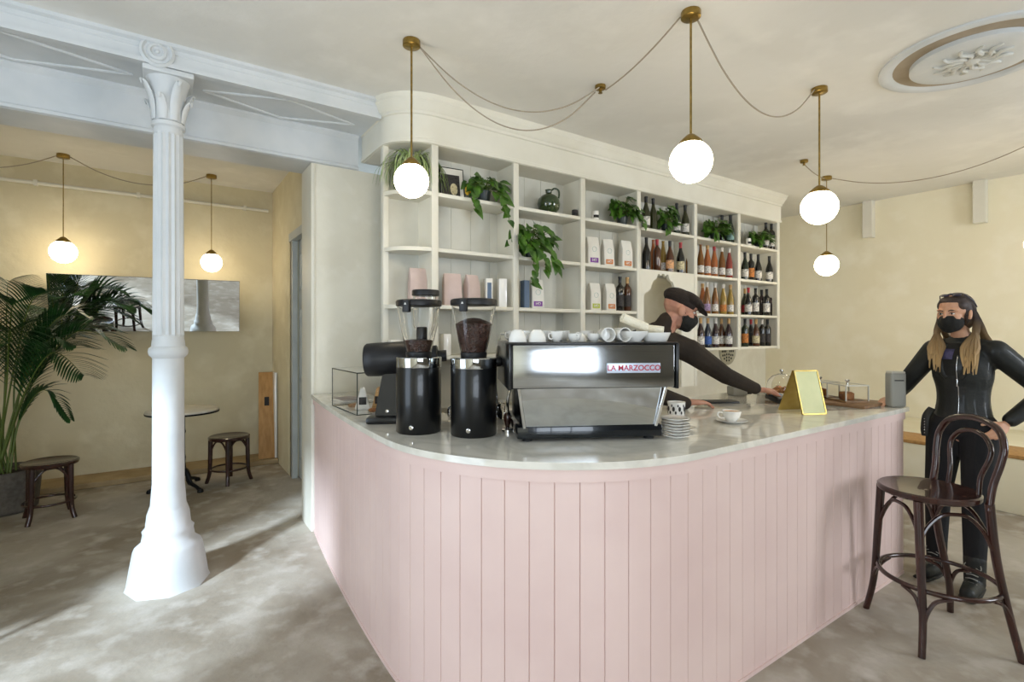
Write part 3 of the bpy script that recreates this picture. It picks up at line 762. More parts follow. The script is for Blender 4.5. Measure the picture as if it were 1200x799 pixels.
# ============================================================ GLASS CASE with pastries
t = thing('glass_case', 'frameless rectangular glass case with knob on its lid near the wall', 'display case', (.90, 2.84, ZC), R(1))
W_, D_, H_ = .34, .47, .235
for nm, b6 in (('side_pane', (0, W_, 0, .004, 0, H_)), ('side_pane', (0, W_, D_-.004, D_, 0, H_)), ('side_pane', (0, .004, .004, D_-.004, 0, H_)), ('side_pane', (W_-.004, W_, .004, D_-.004, 0, H_)), ('lid', (-.003, W_+.003, -.003, D_+.003, H_, H_+.004))):
    obj(nm, box(BM(), *b6), M['clear'], t, smooth=False)
bm = BM()
dk = .0022
for (x, y) in ((0, 0), (W_, 0), (0, D_), (W_, D_)): box(bm, x-dk, x+dk, y-dk, y+dk, 0, H_+.004)
for z in (.002, H_): 
    box(bm, 0, W_, -dk, dk, z-dk, z+dk); box(bm, 0, W_, D_-dk, D_+dk, z-dk, z+dk); box(bm, -dk, dk, 0, D_, z-dk, z+dk); box(bm, W_-dk, W_+dk, 0, D_, z-dk, z+dk)
obj('glass_edge', bm, mat('dark_green_edge', '#26302a', .3), t)
obj('lid_handle', tube(BM(), [(W_/2-.03, D_*.5, H_+.004), (W_/2-.028, D_*.5, H_+.022), (W_/2+.028, D_*.5, H_+.022), (W_/2+.03, D_*.5, H_+.004)], .004, 8), M['chrome'], t)
def tri(loc, label, col, rz):
    bm = BM(); plate(bm, [(-.045, 0), (.045, 0), (.012, .13), (-.012, .13)], .05, at=-.025); bmesh.ops.bevel(bm, geom=bm.edges[:], offset=.005, segments=2, affect='EDGES')
    t = thing('snack_bag', label, 'snack bag', loc, rz, 'packets in the glass case')
    obj('pouch', bm, col, t)
    obj('label', box(BM(), -.022, .022, -.0262, -.0252, .03, .075), M['l_dark'], t)
tri((1.0, 3.05, ZC+.001), 'pale upright packet inside the glass case', M['paper'], R(-20)); tri((1.10, 3.03, ZC+.001), 'brown upright packet inside the glass case, nearer the grinder', M['ply'], R(-45))
def cookie(loc, label):
    tag(obj('biscuit', lathe(BM(), [(0, 0), (.03, 0), (.036, .006), (.034, .014), (.02, .019), (0, .020)], 20, cap=False), M['bread'], loc=loc), label, 'biscuit', 'biscuits in the glass case')
cookie((1.03, 2.93, ZC+.001), 'round biscuit at the front of the glass case'); cookie((1.12, 2.91, ZC+.001), 'round biscuit at the right front of the glass case'); cookie((.99, 3.18, ZC+.001), 'round biscuit at the back of the glass case')
bm = BM(); box(bm, -.08, .08, -.11, .11, 0, .006, .001, RZ(R(10))); box(bm, -.075, .08, -.11, .105, .006, .012, .001, RZ(R(-6)))
t = thing('magazine', 'plum-covered magazines lying on the counter against the wall', 'magazine', (1.06, 3.50, ZC), R(8)); obj('pages', bm, M['paper'], t)
obj('cover', box(BM(), -.075, .08, -.11, .105, .012, .0135, 0, RZ(R(-6))), M['magazine'], t)
# ============================================================ THINGS ON THE BAR
def saucer(r=.075, h=.014): return [(0, .003), (r*.45, .003), (r*.5, 0), (r*.55, 0), (r*.62, .004), (r, h), (r, h+.002), (r*.6, .008), (r*.4, .006), (0, .006)]
for i in range(7):
    tag(obj('saucer', lathe(BM(), saucer(.062, .010), 32, cap=False), M['china'], loc=(1.885+.002*(i % 3), 1.47-.002*(i % 2), ZC+i*.0125)),
        ['white saucer at the bottom of the stack beside the espresso machine', 'white saucer second from bottom in stack beside the machine', 'white saucer third from bottom in stack beside the machine', 'white saucer in the middle of the stack beside the machine',
         'white saucer third from the top of the stack', 'white saucer second from the top of the stack', 'white saucer on top of the stack beside the machine'][i], 'saucer', 'stacked white saucers')
tag(obj('saucer', lathe(BM(), saucer(.07, .012), 32, cap=False), M['china'], loc=(2.045, 1.56, ZC)), 'single white saucer lying beside the saucer stack', 'saucer')
tag(obj('saucer', lathe(BM(), saucer(.078, .014), 40, cap=False), M['china'], loc=(2.42, 1.535, ZC)), 'white saucer under the full coffee cup on the bar', 'saucer')
t = thing('coffee_cup', 'white cup of milky coffee on a saucer on the bar', 'cup', (2.42, 1.535, ZC+.007), R(146))
obj('bowl', lathe(BM(), [(0, 0), (.022, 0), (.026, .004), (.042, .028), (.048, .055), (.045, .055), (.039, .03), (.022, .009), (0, .008)], 36, cap=False), M['china'], t)
obj('coffee', lathe(BM(), [(.0, .050), (.0445, .050), (.044, .047), (0, .047)], 32, cap=False), M['coffee'], t)
obj('handle', tube(BM(), [(.044, 0, .044), (.066, 0, .046), (.070, 0, .030), (.056, 0, .018), (.036, 0, .018)], .004, 8, sm=6), M['china'], t)
bm = BM(); lathe(bm, [(0, 0), (.038, 0), (.042, .004), (.048, .085), (.045, .085), (.04, .006), (0, .006)], 32, cap=False)
t = thing('patterned_mug', 'white mug painted with dark flowers beside the espresso machine', 'mug', (2.32, 1.80, ZC)); mg = obj('bowl', bm, M['china'], t)
bm = BM()
for k in range(9):
    a = 2*PI*k/9; 
    for da, zz, rr in ((0, .05, .009), (.25, .03, .006), (-.2, .068, .005)):
        rad = .042+.006*zz/.085*1.0+.0008
        lathe(bm, [(rr, -.0005), (rr, .0008), (0, .0012)], 12, mtx=T((rad*math.cos(a+da), rad*math.sin(a+da), zz)) @ RZ(a+da) @ RY(PI/2) @ Matrix.Diagonal((1.5, .8, 1, 1)))
obj('flower_pattern', bm, M['l_dark'], mg)
# folded gold menu holder
t = thing('menu_stand', 'gold A-frame stand holding a cream card on the marble bar', 'menu stand', (2.97, 1.453, ZC), math.atan2(-.063, .145))
h, wdt, dp = .245, .158, .19
lean = math.atan2(dp*.42, h)
def slab(y0, y1, th, x0, x1, z0=0, z1=1.0):
    bm = BM(); q = [(x0, y0+(y1-y0)*z0, h*z0), (x1, y0+(y1-y0)*z0, h*z0), (x1, y0+(y1-y0)*z1, h*z1), (x0, y0+(y1-y0)*z1, h*z1)]
    a = [bm.verts.new(p) for p in q]; b = [bm.verts.new((p[0], p[1]+th, p[2])) for p in q]
    for i in range(4): j = (i+1) % 4; bm.faces.new((a[i], a[j], b[j], b[i]))
    bm.faces.new(list(reversed(a))); bm.faces.new(b); return bm
obj('front_leaf', slab(0, .07, .003, 0, wdt), M['gold'], t, smooth=False)
obj('rear_leaf', slab(dp, .074, .003, 0, wdt), M['gold'], t, smooth=False)
bm = slab(-.004, .066, .003, .006, wdt-.006, .03, .975); obj('card', bm, mat('cream_card', '#d6d6a4', .5, col2='#cdcf9c', scale=9), t, smooth=False, label='cream card')
bm = BM()
for (x0_, x1_, z0_, z1_) in ((0, wdt, 0, .03), (0, wdt, .97, 1.0), (0, .007, 0, 1), (wdt-.007, wdt, 0, 1)):
    b2 = slab(-.007, .063, .004, x0_, x1_, z0_, z1_); me = bpy.data.meshes.new('q'); b2.to_mesh(me); b2.free(); bm.from_mesh(me); bpy.data.meshes.remove(me)
obj('frame', bm, M['gold'], t, smooth=False)
# serving boards with cake boxes and a glass dome at the far end
t = tag(obj('serving_board', box(BM(), -.32, .30, -.18, .17, 0, .020, .005), M['wood'], loc=(3.66, 1.66, ZC), rz=R(90)), 'long wooden serving board under the clear boxes and glass dome', 'serving board')
ZB = ZC+.0202
def cakebox(loc, label, rz, w=.17, d=.15, hh=.105):
    t = thing('cake_box', label, 'cake box', loc, rz, 'clear cake boxes')
    obj('base', box(BM(), -w/2, w/2, -d/2, d/2, 0, .012, .002), M['wood'], t)
    for b6 in ((-w/2, w/2, -d/2, -d/2+.004, .012, hh), (-w/2, w/2, d/2-.004, d/2, .012, hh), (-w/2, -w/2+.004, -d/2+.004, d/2-.004, .012, hh), (w/2-.004, w/2, -d/2+.004, d/2-.004, .012, hh), (-w/2-.002, w/2+.002, -d/2-.002, d/2+.002, hh, hh+.005)):
        obj('clear_pane', box(BM(), *b6), M['clear'], t, smooth=False)
    bm = BM()
    for x in (-w/2, w/2):
        for y in (-d/2, d/2): box(bm, x-.003, x+.003, y-.003, y+.003, .012, hh+.004)
    for y in (-d/2, d/2): box(bm, -w/2, w/2, y-.003, y+.003, hh-.001, hh+.006)
    for x in (-w/2, w/2): box(bm, x-.003, x+.003, -d/2, d/2, hh-.001, hh+.006)
    obj('pale_edge', bm, M['pale_plastic'], t, smooth=False)
    obj('lid_knob', lathe(BM(), [(.005, 0), (.005, .012), (.013, .018), (.014, .028), (0, .032)], 16, center=(0, 0, hh+.005)), M['chrome'], t)
    for j, (x, y) in enumerate(((-.035, 0), (.038, .01))):
        pass
    return t
cakebox((3.645, 1.50, ZB), 'clear cake box on the serving board, nearest the grey dispenser', R(60))
cakebox((3.72, 1.70, ZB), 'clear cake box on the serving board behind the first one', R(62))
for i, (x, y) in enumerate(((3.62, 1.49), (3.67, 1.52), (3.72, 1.69), (3.75, 1.72))):
    bm = BM(); box(bm, -.022, .022, -.032, .032, 0, .045, .006)
    tag(obj('loaf_cake', bm, M['bread'], loc=(x, y, ZB+.0125), rz=R(60)), ['slice of brown cake at the front of the nearer clear box', 'slice of brown cake at the back of the nearer clear box', 'slice of brown cake at the front of the farther clear box', 'slice of brown cake at the back of the farther clear box'][i], 'cake', 'cake slices in the clear boxes')
t = thing('glass_dome', 'glass cloche dome over pastries behind the gold menu stand', 'cloche', (3.60, 1.90, ZB+.0002))
obj('base_plate', lathe(BM(), [(0, 0), (.10, 0), (.115, .008), (.12, .016), (.10, .013), (0, .012)], 36, cap=False), M['china'], t)
obj('dome', lathe(BM(), [(.098, .016), (.099, .06), (.09, .10), (.06, .135), (.02, .15), (.0, .151), (.0, .148), (.02, .147), (.058, .132), (.087, .098), (.096, .06), (.095, .016)], 40, cap=False), M['clear'], t)
obj('dome_knob', lathe(BM(), [(.005, .149), (.006, .16), (.014, .168), (.014, .178), (0, .184)], 16), M['chrome'], t)
def croissant(loc, rz, label):
    bm = BM(); pts = [(-.05, .02, .018), (-.03, .0, .024), (0, -.008, .027), (.03, 0, .024), (.05, .02, .018)]
    P = smooth_pts(pts, 5); tube(bm, P, [.006, .016, .021, .026, .021, .016, .006], 12)
    for k in range(-3, 4): tube(bm, [(k*.013, -.025+abs(k)*.004, .02), (k*.013, -.005, .050-abs(k)*.004), (k*.013, .02, .024)], .004, 6, sm=4)
    tag(obj('croissant', bm, M['bread'], loc=loc, rz=rz), label, 'croissant', 'croissants under the dome')
croissant((3.58, 1.87, ZB+.0135), R(-20), 'croissant at the front under the glass dome'); croissant((3.61, 1.935, ZB+.0135), R(10), 'croissant at the back under the glass dome')
# grey dispenser at the counter corner
t = thing('hand_sanitiser', 'tall grey dispenser with dark slot at the far end of the bar', 'dispenser', (3.768, 1.280, ZC), R(-37))
obj('body', box(BM(), -.047, .047, -.033, .033, 0, .215, .014, seg=4), M['grey_plastic'], t)
obj('slot', box(BM(), -.028, .026, -.037, -.034, .163, .169), M['ink'], t); obj('top_cap', box(BM(), -.043, .043, -.030, .030, .205, .222, .008, seg=3), M['pale_plastic'], t)
# till-side bits
t = thing('card_terminal', 'black card terminal with blue screen under the barista\'s hand', 'card terminal', (3.36, 1.80, ZC), R(-35))
bm = BM(); box(bm, -.045, .045, -.085, .085, 0, .034, .010, T((0, 0, .0)) @ RX(R(6)) @ T((0, 0, .009))); obj('case', bm, M['blackplastic'], t)
obj('screen', box(BM(), -.034, .034, .012, .072, .044, .0465, 0, RX(R(6))), M['blue_screen'], t, label='blue screen')
bm = BM()
for i in range(3):
    for j in range(4): box(bm, -.030+i*.022, -.014+i*.022, -.072+j*.019, -.060+j*.019, .044, .047, 0, RX(R(6)))
obj('keypad', bm, M['grey_plastic'], t)
tag(obj('slate_tray', box(BM(), -.10, .10, -.06, .06, 0, .010, .003), M['blackplastic'], loc=(3.06, 2.02, ZC), rz=R(-30)), 'flat black tray on the marble beside the barista\'s resting hand', 'tray')
t = thing('receipt_printer', 'small grey box printer on the back edge of the bar', 'printer', (3.50, 2.17, ZC), R(-30)); obj('body', box(BM(), -.06, .05, -.05, .05, 0, .065, .008), M['grey_plastic'], t); obj('dark_lid', box(BM(), .050, .085, -.045, .045, .01, .06, .006), M['blackplastic'], t)
tag(obj('soap_dish', lathe(BM(), [(0, 0), (.03, 0), (.045, .02), (.05, .035), (.047, .035), (.03, .008), (0, .006)], 24, cap=False), M['china'], loc=(3.66, 2.08, ZC)), 'small white dish between the grey printer and card terminal', 'dish')
# pierced round vent on the wall below the right-hand shelves
t = thing('wall_vent', 'pale round pierced vent on the wall under the wine shelves', 'vent', (sx(852, 4.2), 4.2, 1.22), 0)
bm = BM(); lathe(bm, [(.19, 0), (.19, .015), (.175, .02), (.165, .012), (0, .012)], 40, mtx=RX(PI/2)); obj('plate', bm, M['wicker'], t)
bm = BM()
for rr, n in ((.05, 6), (.09, 10), (.13, 14)):
    for k in range(n):
        a = 2*PI*k/n; lathe(bm, [(.016, .011), (.016, .013), (.010, .014), (0, .0135)], 10, mtx=RX(PI/2) @ T((rr*math.cos(a), rr*math.sin(a), 0)))
obj('pierced_pattern', bm, M['ink'], t)
# ============================================================ BOTTLES
def patch(r, z0, z1, a0, a1, n=14):
    bm = BM(); c = [[], []]
    for i in range(n+1):
        a = a0+(a1-a0)*i/n
        for k, z in enumerate((z0, z1)): c[k].append(bm.verts.new((r*math.cos(a), r*math.sin(a), z)))
    for i in range(n): bm.faces.new((c[0][i], c[0][i+1], c[1][i+1], c[1][i]))
    return bm
KIND = {
 'burg': ([(0, 0), (.036, 0), (.0395, .004), (.040, .01), (.040, .13), (.038, .155), (.028, .19), (.018, .22), (.0145, .24), (.014, .285), (.0155, .288), (.0155, .297), (.012, .298), (0, .298)], .040, (.035, .115), .245, .0150),
 'bord': ([(0, 0), (.035, 0), (.0375, .004), (.0375, .19), (.034, .208), (.020, .225), (.0145, .235), (.014, .29), (.0155, .292), (.0155, .302), (0, .303)], .0375, (.04, .14), .245, .0150),
 'slim': ([(0, 0), (.033, 0), (.035, .004), (.0355, .12), (.033, .17), (.022, .22), (.0145, .26), (.0135, .30), (.015, .302), (.015, .312), (0, .313)], .0355, (.03, .10), .27, .0145),
}
KEYS = {}
def bottle(px, Y, z, kind, glass, lab, cap, label, group, tall=1.0, turn=0):
    prof, r, (l0, l1), cz, cr = KIND[kind]
    key = (kind, glass, lab, cap)
    x = sx(px, Y)
    t = thing('wine_bottle', label, 'bottle', (x, Y, z), math.atan2(-Y, -x)+turn, group)
    t.scale = (1.05, 1.05, 1.08)
    if key in KEYS:
        for q in KEYS[key]:
            c = q.copy(); C.objects.link(c); c.parent = t
        return
    out = [obj('glass', lathe(BM(), prof, 20, cap=False), M['g_'+glass], t)]
    if lab: out.append(obj('label', patch(r+.0006, l0, l1, -R(70), R(70)), M['l_'+lab], t, label=None))
    if cap: out.append(obj('capsule', lathe(BM(), [(cr, cz), (cr, .285), (.0165, .288), (.0165, .300 if kind != 'slim' else .314), (0, .3035 if kind != 'slim' else .3145)], 16, cap=False), M['c_'+cap], t))
    KEYS[key] = out
BAYN = {0: 'rounded left-end bay', 1: 'second bay from left', 2: 'third bay from left', 3: 'bay left of the arch', 4: 'bay above the arch', 5: 'bay right of the arch', 6: 'rightmost bay'}
ROWN = {0: 'top shelf', 1: 'second shelf', 2: 'third shelf', 3: 'bottom shelf'}
GN = dict(black='black', olive='olive', amber='amber', orange='orange', rose='rosé', straw='straw-coloured', brown='brown', green='dark green', blueg='blue-black', plum='plum')
LN = dict(white='white', cream='cream', peach='peach', blue='blue', red='red', orange='orange', dark='dark', teal='pale', lilac='lilac', kraft='tan')
def row(bay, r, items):
    z = ZS[r]
    items = sorted(items)
    for i, it in enumerate(items):
        px, yo, kind, g, l, c = it
        n = len(items)
        o = FORD[i] if i < 9 else ''
        pos = ('%s bottle from the left' % o) if n > 1 else 'only bottle'
        lab = '%s bottle%s, %s%s, %s' % (GN[g], (' with %s label' % LN[l]) if l else '', (o+' from left, ') if n > 1 else '', ROWN[r], BAYN[bay])
        bottle(px, YS+yo, z, kind, g, l, c, lab, 'wine bottles on the %s of the %s' % (ROWN[r], BAYN[bay]))
F, B_ = .075, .155
row(4, 0, [(757, F, 'burg', 'olive', 'white', 'black'), (765.5, F+.01, 'burg', 'olive', None, 'black'), (793, F, 'burg', 'green', 'white', 'black'), (803, F, 'burg', 'olive', 'white', 'black')])
row(4, 1, [(757.5, F, 'burg', 'black', None, 'black'), (765.5, B_+.02, 'slim', 'orange', None, None), (770, F+.02, 'bord', 'brown', None, 'red'), (777, B_+.01, 'slim', 'straw', 'white', None), (785, F, 'burg', 'brown', 'peach', 'black'), (797.5, F, 'burg', 'black', 'cream', 'red'), (807, F+.03, 'slim', 'amber', None, 'red')])
row(5, 0, [(846, F+.07, 'bord', 'black', None, 'black'), (856, F, 'burg', 'green', 'teal', 'black')])
row(5, 1, [(821, F, 'slim', 'amber', 'white', None), (829, F, 'slim', 'orange', 'white', 'bare'), (837, F+.01, 'slim', 'orange', 'white', 'red'), (846, F, 'slim', 'amber', 'white', 'white'), (854.5, F, 'slim', 'rose', 'white', 'white'), (860.5, F+.08, 'burg', 'plum', None, 'black')])
row(5, 2, [(823.5, F+.095, 'slim', 'orange', None, 'bare'), (828.5, F, 'slim', 'amber', 'lilac', 'white'), (838, F, 'slim', 'amber', 'white', 'white'), (847.5, F, 'slim', 'straw', 'orange', 'white'), (856, F, 'slim', 'straw', 'white', 'bare'), (861, F+.09, 'bord', 'black', None, 'black')])
row(5, 3, [(821, F, 'burg', 'plum', 'white', 'bare'), (829.5, F, 'burg', 'blueg', 'blue', 'bare'), (838.5, F, 'burg', 'plum', 'white', 'white'), (845.5, F+.085, 'burg', 'brown', 'white', 'bare'), (854, F, 'burg', 'plum', 'white', 'bare'), (860.5, F+.08, 'bord', 'green', None, 'black')])
row(6, 0, [(897.5, F, 'bord', 'black', 'white', 'black'), (904, F, 'bord', 'black', 'white', 'black')])
row(6, 1, [(873, F, 'burg', 'green', 'white', 'black'), (880, F+.02, 'bord', 'black', 'orange', 'black'), (888.5, F, 'burg', 'black', 'white', 'black'), (901.5, F, 'burg', 'black', 'white', 'black')])
row(6, 2, [(873, F+.105, 'burg', 'olive', 'red', 'bare'), (877, F, 'burg', 'black', 'white', 'red'), (885.5, F, 'bord', 'black', 'white', 'black'), (892.5, F+.095, 'bord', 'plum', 'dark', 'black'), (898.5, F, 'bord', 'black', 'white', 'black'), (904.5, F+.02, 'bord', 'plum', 'dark', 'black')])
row(6, 3, [(873, F, 'bord', 'green', 'orange', 'black'), (880, F+.105, 'burg', 'black', 'dark', 'red'), (886, F, 'burg', 'brown', 'cream', 'bare'), (893, F+.02, 'bord', 'black', 'dark', 'white'), (899.5, F, 'bord', 'black', 'dark', 'black')])
row(3, 1, [(744, F+.08, 'bord', 'black', None, 'black')])
row(3, 2, [(726.5, F, 'bord', 'black', 'dark', 'black'), (735, F+.01, 'bord', 'brown', 'dark', 'bare')])
# ============================================================ BAGS, BOXES AND TINS ON THE SHELVES
def bag(px, z, w, h, m, lm, s, label, group, Y=YS+.07, turn=0, wd2=.07):
    x = sx(px, Y)
    t = thing('coffee_bag', label, 'coffee bag', (x, Y, z), turn, group)
    bm = BM(); box(bm, -w/2, w/2, -wd2/2, wd2/2, 0, h, .006)
    bmesh.ops.subdivide_edges(bm, edges=bm.edges[:], cuts=2, use_grid_fill=True)
    for v in bm.verts:
        k = v.co.z/h
        v.co.y *= 1-.80*max(0, (k-.72)/.28); v.co.x *= 1-.06*k
        v.co.y += .003*math.sin(k*17+v.co.x*60); v.co.x += .002*math.sin(k*23+px)
    obj('pouch', bm, m, t)
    if lm:
        lb = obj('label', box(BM(), -w*.34, w*.34, -wd2/2-.0025, -wd2/2-.0005+.004, h*.07, h*.24), lm, t)
        if s: text('lettering', s, h*.13, M['l_white'], lb, T((-.0, -wd2/2-.0034, h*.155)) @ RX(PI/2), bold=.0008)
        obj('emblem', tube(BM(), [(.022*math.cos(2*PI*i/20), -wd2/2-.002, h*.55+.022*math.sin(2*PI*i/20)) for i in range(20)], .0014, 5, closed=True), M['l_teal'], t)
    return t
G1 = 'white coffee bags on the second shelf, bay left of the arch'; G2 = 'white coffee bags on the third shelf, bay left of the arch'
bag(694, ZS[1], .125, .25, M['paper'], M['purple'], 'HO', 'white coffee bag with purple label, second shelf of bay left of arch', G1, turn=R(-10))
bag(712, ZS[1], .11, .25, M['paper'], M['orange'], 'HO', 'middle white coffee bag with orange label on second shelf left of arch', G1, turn=R(-14))
bag(733, ZS[1], .125, .26, M['paper'], M['orange'], 'HO', 'right-hand white coffee bag with orange label on second shelf by upright', G1, turn=R(-6))
bag(696, ZS[2], .115, .245, M['paper'], M['lime'], 'HO', 'white coffee bag with lime label on third shelf left of arch', G2, turn=R(-8))
bag(714, ZS[2], .115, .25, M['paper'], M['orange'], 'HO', 'white coffee bag with orange label on third shelf beside dark bottles', G2, turn=R(-6))
bag(628.5, ZS[2], .115, .24, M['paper'], M['purple'], 'HO', 'white coffee bag with purple label in the third bay, under the trailing plant', 'coffee bags in the third bay', turn=R(-12))
bag(489, ZS[2], .13, .27, M['paper_pink'], None, None, 'rose coffee bag in the rounded left-end bay above the grinder hopper', 'rose paper coffee bags', Y=YS+.14, turn=R(-5))
bag(530, ZS[2], .14, .24, M['paper_pink'], None, None, 'rose coffee bag on the third shelf just right of the wide upright', 'rose paper coffee bags', turn=R(-12))
bag(553, ZS[2], .12, .24, M['paper_pink'], None, None, 'rose coffee bag on the third shelf above the full grinder hopper', 'rose paper coffee bags', turn=R(10))
def carton(px, z, w, h, m, label, Y=YS+.07, turn=0, d=.07, spine=None):
    t = thing('carton', label, 'box', (sx(px, Y), Y, z), turn, 'cartons on the shelves')
    obj('box', box(BM(), -w/2, w/2, -d/2, d/2, 0, h, .003), m, t)
    if spine: obj('printed_panel', box(BM(), -w*.3, w*.3, -d/2-.0012, -d/2, h*.1, h*.85), spine, t)
carton(572, ZS[2], .055, .22, M['paper'], 'slim carton with blue panel on the third shelf of the second bay', turn=R(-15), spine=M['navy'])
carton(588, ZS[2], .065, .225, M['china'], 'slim white carton with black marks beside the blue-panelled one', turn=R(-15))
t = C.objects[-1]
carton(615, ZS[2], .05, .225, M['navy'], 'slate blue carton beside the purple-labelled white coffee bag', turn=R(-5))
for k, (px, w, h, m, lb) in enumerate(((522, .06, .16, 'china', 'white carton on the bottom shelf between the two grinder hoppers'), (462, .07, .12, 'paper', 'pale carton on the bottom shelf of the rounded end'), (625, .09, .10, 'paper_pink', 'rose carton on the bottom shelf behind the white cups'), (560, .10, .13, 'paper', 'pale carton on the bottom shelf behind the full grinder'))):
    carton(px, ZS[3], w, h, M[m], lb, Y=YS+(.07 if px > 500 else .15))
def glasscup(px, z, label, Y=YS+.08):
    tag(obj('drinking_glass', lathe(BM(), [(0, 0), (.026, 0), (.034, .10), (.032, .10), (.025, .006), (0, .006)], 20, cap=False), M['clear'], loc=(sx(px, Y), Y, z)), label, 'glass', 'glasses on the bottom shelf')
for px, nm in ((640, 'first from left'), (652, 'second from left'), (664, 'third from left'), (696, 'first'), (707, 'second'), (719, 'third')):
    glasscup(px, ZS[3], 'clear glass on the bottom shelf behind the cups, %s in the %s' % (nm, 'third bay' if px < 680 else 'bay left of arch'))
def tin(px, z, r, h, m, label, Y=YS+.06):
    t = thing('tin', label, 'tin', (sx(px, Y), Y, z)); obj('body', lathe(BM(), [(r, 0), (r, h), (r*.9, h+.004), (0, h+.004)], 24), m, t)
    obj('label', patch(r+.0006, h*.3, h*.6, R(200), R(300)), M['ink'], t)
tin(697.5, ZS[0], .033, .085, M['china'], 'small white tin with black print on the top shelf left of the plant', YS+.07)
tin(673.5, ZS[0], .026, .06, M['l_dark'], 'little dark tin at the right end of the jug\'s shelf')
tin(877, ZS[0], .03, .085, M['china'], 'small white tin with black print in the rightmost bay\'s top shelf')
# green round jug
t = thing('round_jug', 'round glossy dark green jug with looped handle on the top shelf', 'jug', (sx(643, YS+.10), YS+.10, ZS[0]), R(-30))
obj('body', lathe(BM(), [(0, 0), (.045, 0), (.06, .008), (.088, .04), (.099, .085), (.090, .128), (.062, .158), (.034, .170), (.026, .178), (.028, .20), (.033, .208), (.028, .208), (.022, .18), (0, .175)], 40, cap=False), M['green_ceramic'], t)
obj('handle', tube(BM(), [(.018, 0, .20), (.05, 0, .222), (.085, 0, .205), (.090, 0, .165), (.082, 0, .13)], .008, 10, sm=6), M['green_ceramic'], t)
# framed print
t = thing('framed_print', 'small framed dark print with pale mount on the top shelf', 'picture', (sx(531, YS+.12), YS+.12, ZS[0]), R(-6))
Fm = RX(-R(9)); 
obj('frame', box(BM(), -.10, .10, 0, .012, 0, .255, .003, Fm), M['blackplastic'], t); obj('mount', box(BM(), -.09, .09, -.002, .0, .010, .245, 0, Fm), M['paper'], t)
p = obj('picture', box(BM(), -.088, .060, -.004, -.002, .012, .195, 0, Fm), M['l_dark'], t)
obj('pale_motif', lathe(BM(), [(.03, 0), (.03, .001), (0, .0015)], 14, mtx=Fm @ T((.01, -.0042, .08)) @ RX(PI/2) @ Matrix.Diagonal((1, 1.6, 1, 1))), M['l_cream'], p)
# ============================================================ PLANTS
def heart_leaf(bm, base, direction, up, L, Wd, fold=.25, droop=.3):
    d = Vector(direction).normalized(); u = Vector(up); u = (u-u.dot(d)*d)
    u = u.normalized() if u.length > 1e-3 else d.orthogonal().normalized()
    s = d.cross(u)
    prof = [(-.05, 0, .0), (-.10, .42, 0), (.15, .88, 0), (.45, .80, 0), (.78, .36, 0), (1.0, 0, 0)]
    def P(a, w, sg): return Vector(base)+d*(a*L)+s*(sg*w*Wd*.5)+u*(w*Wd*.5*fold-droop*L*max(a, 0)**2)
    mids = [P(a, 0, 1) for a in (0, .15, .45, .78, 1.0)]
    mv = [bm.verts.new(p) for p in mids]
    for sg in (1, -1):
        e = [bm.verts.new(P(a, w, sg)) for a, w, _ in prof[1:5]]
        fs = [(mv[0], e[0], e[1], mv[1]), (mv[1], e[1], e[2], mv[2]), (mv[2], e[2], e[3], mv[3])]
        for f in fs: bm.faces.new(f if sg > 0 else tuple(reversed(f)))
        f = (mv[3], e[3], mv[4]); bm.faces.new(f if sg > 0 else tuple(reversed(f)))
def pothos(loc, label, vines, clump=26, spread=.13, leaf=.075, potr=.055, poth=.09, ht=.10, flower=False, group='potted trailing plants on the shelves', seed=1, name='potted_pothos', depth=.07):
    rnd = random.Random(seed)
    t = thing(name, label, 'potted plant', loc, 0, group)
    obj('pot', lathe(BM(), [(0, 0), (potr*.75, 0), (potr*.8, .004), (potr, poth), (potr*.92, poth), (potr*.85, poth-.012), (0, poth-.012)], 24, cap=False), M['pot_dark'], t)
    obj('soil', lathe(BM(), [(potr*.85, poth-.014), (potr*.6, poth-.008), (0, poth-.006)], 16, cap=False), M['soil'], t)
    bm, sb = BM(), BM()
    for i in range(clump):
        a = rnd.uniform(0, 2*PI); rr = rnd.uniform(.2, 1)*spread; 
        tip = V(math.cos(a)*rr, math.sin(a)*min(rr, depth) - (.02), poth+rnd.uniform(.0, ht)*(1.1-rr/spread*.5))
        b0 = V(math.cos(a)*potr*.4, math.sin(a)*potr*.4, poth-.01)
        mid = b0.lerp(tip, .5)+V(0, 0, .035)
        tube(sb, smooth_pts([b0, mid, tip], 4), .0022, 5)
        d = V(math.cos(a)*.6+rnd.uniform(-.3, .3), -.45+math.sin(a)*.4, rnd.uniform(-.7, .15))
        heart_leaf(bm, tip, d, V(rnd.uniform(-.3, .3), -.7, .6), leaf*rnd.uniform(.75, 1.15), leaf*rnd.uniform(.65, .95))
    for v in vines:
        P = smooth_pts(v, 5); tube(sb, P, .0025, 5)
        for k in range(2, len(P), 2):
            a = rnd.uniform(-1, 1)
            heart_leaf(bm, P[k], V(a*.8, -.45, rnd.uniform(-1, -.2)), V(a*.2, -1, .4), leaf*rnd.uniform(.8, 1.2), leaf*rnd.uniform(.7, 1.0))
    obj('stems', sb, M['stem'], t); obj('foliage', bm, M['leaf'], t, smooth=True, angle=80)
    if flower:
        fb = BM(); 
        for k in range(5): ell(fb, (-.15+.012*math.cos(k*1.3), -.02, .10+.02*math.sin(k*1.7)-.02), (.018, .012, .026), u=10, v=6)
        obj('yellow_blooms', fb, M['yellowflower'], t)
    return t
Yp = YS+.09
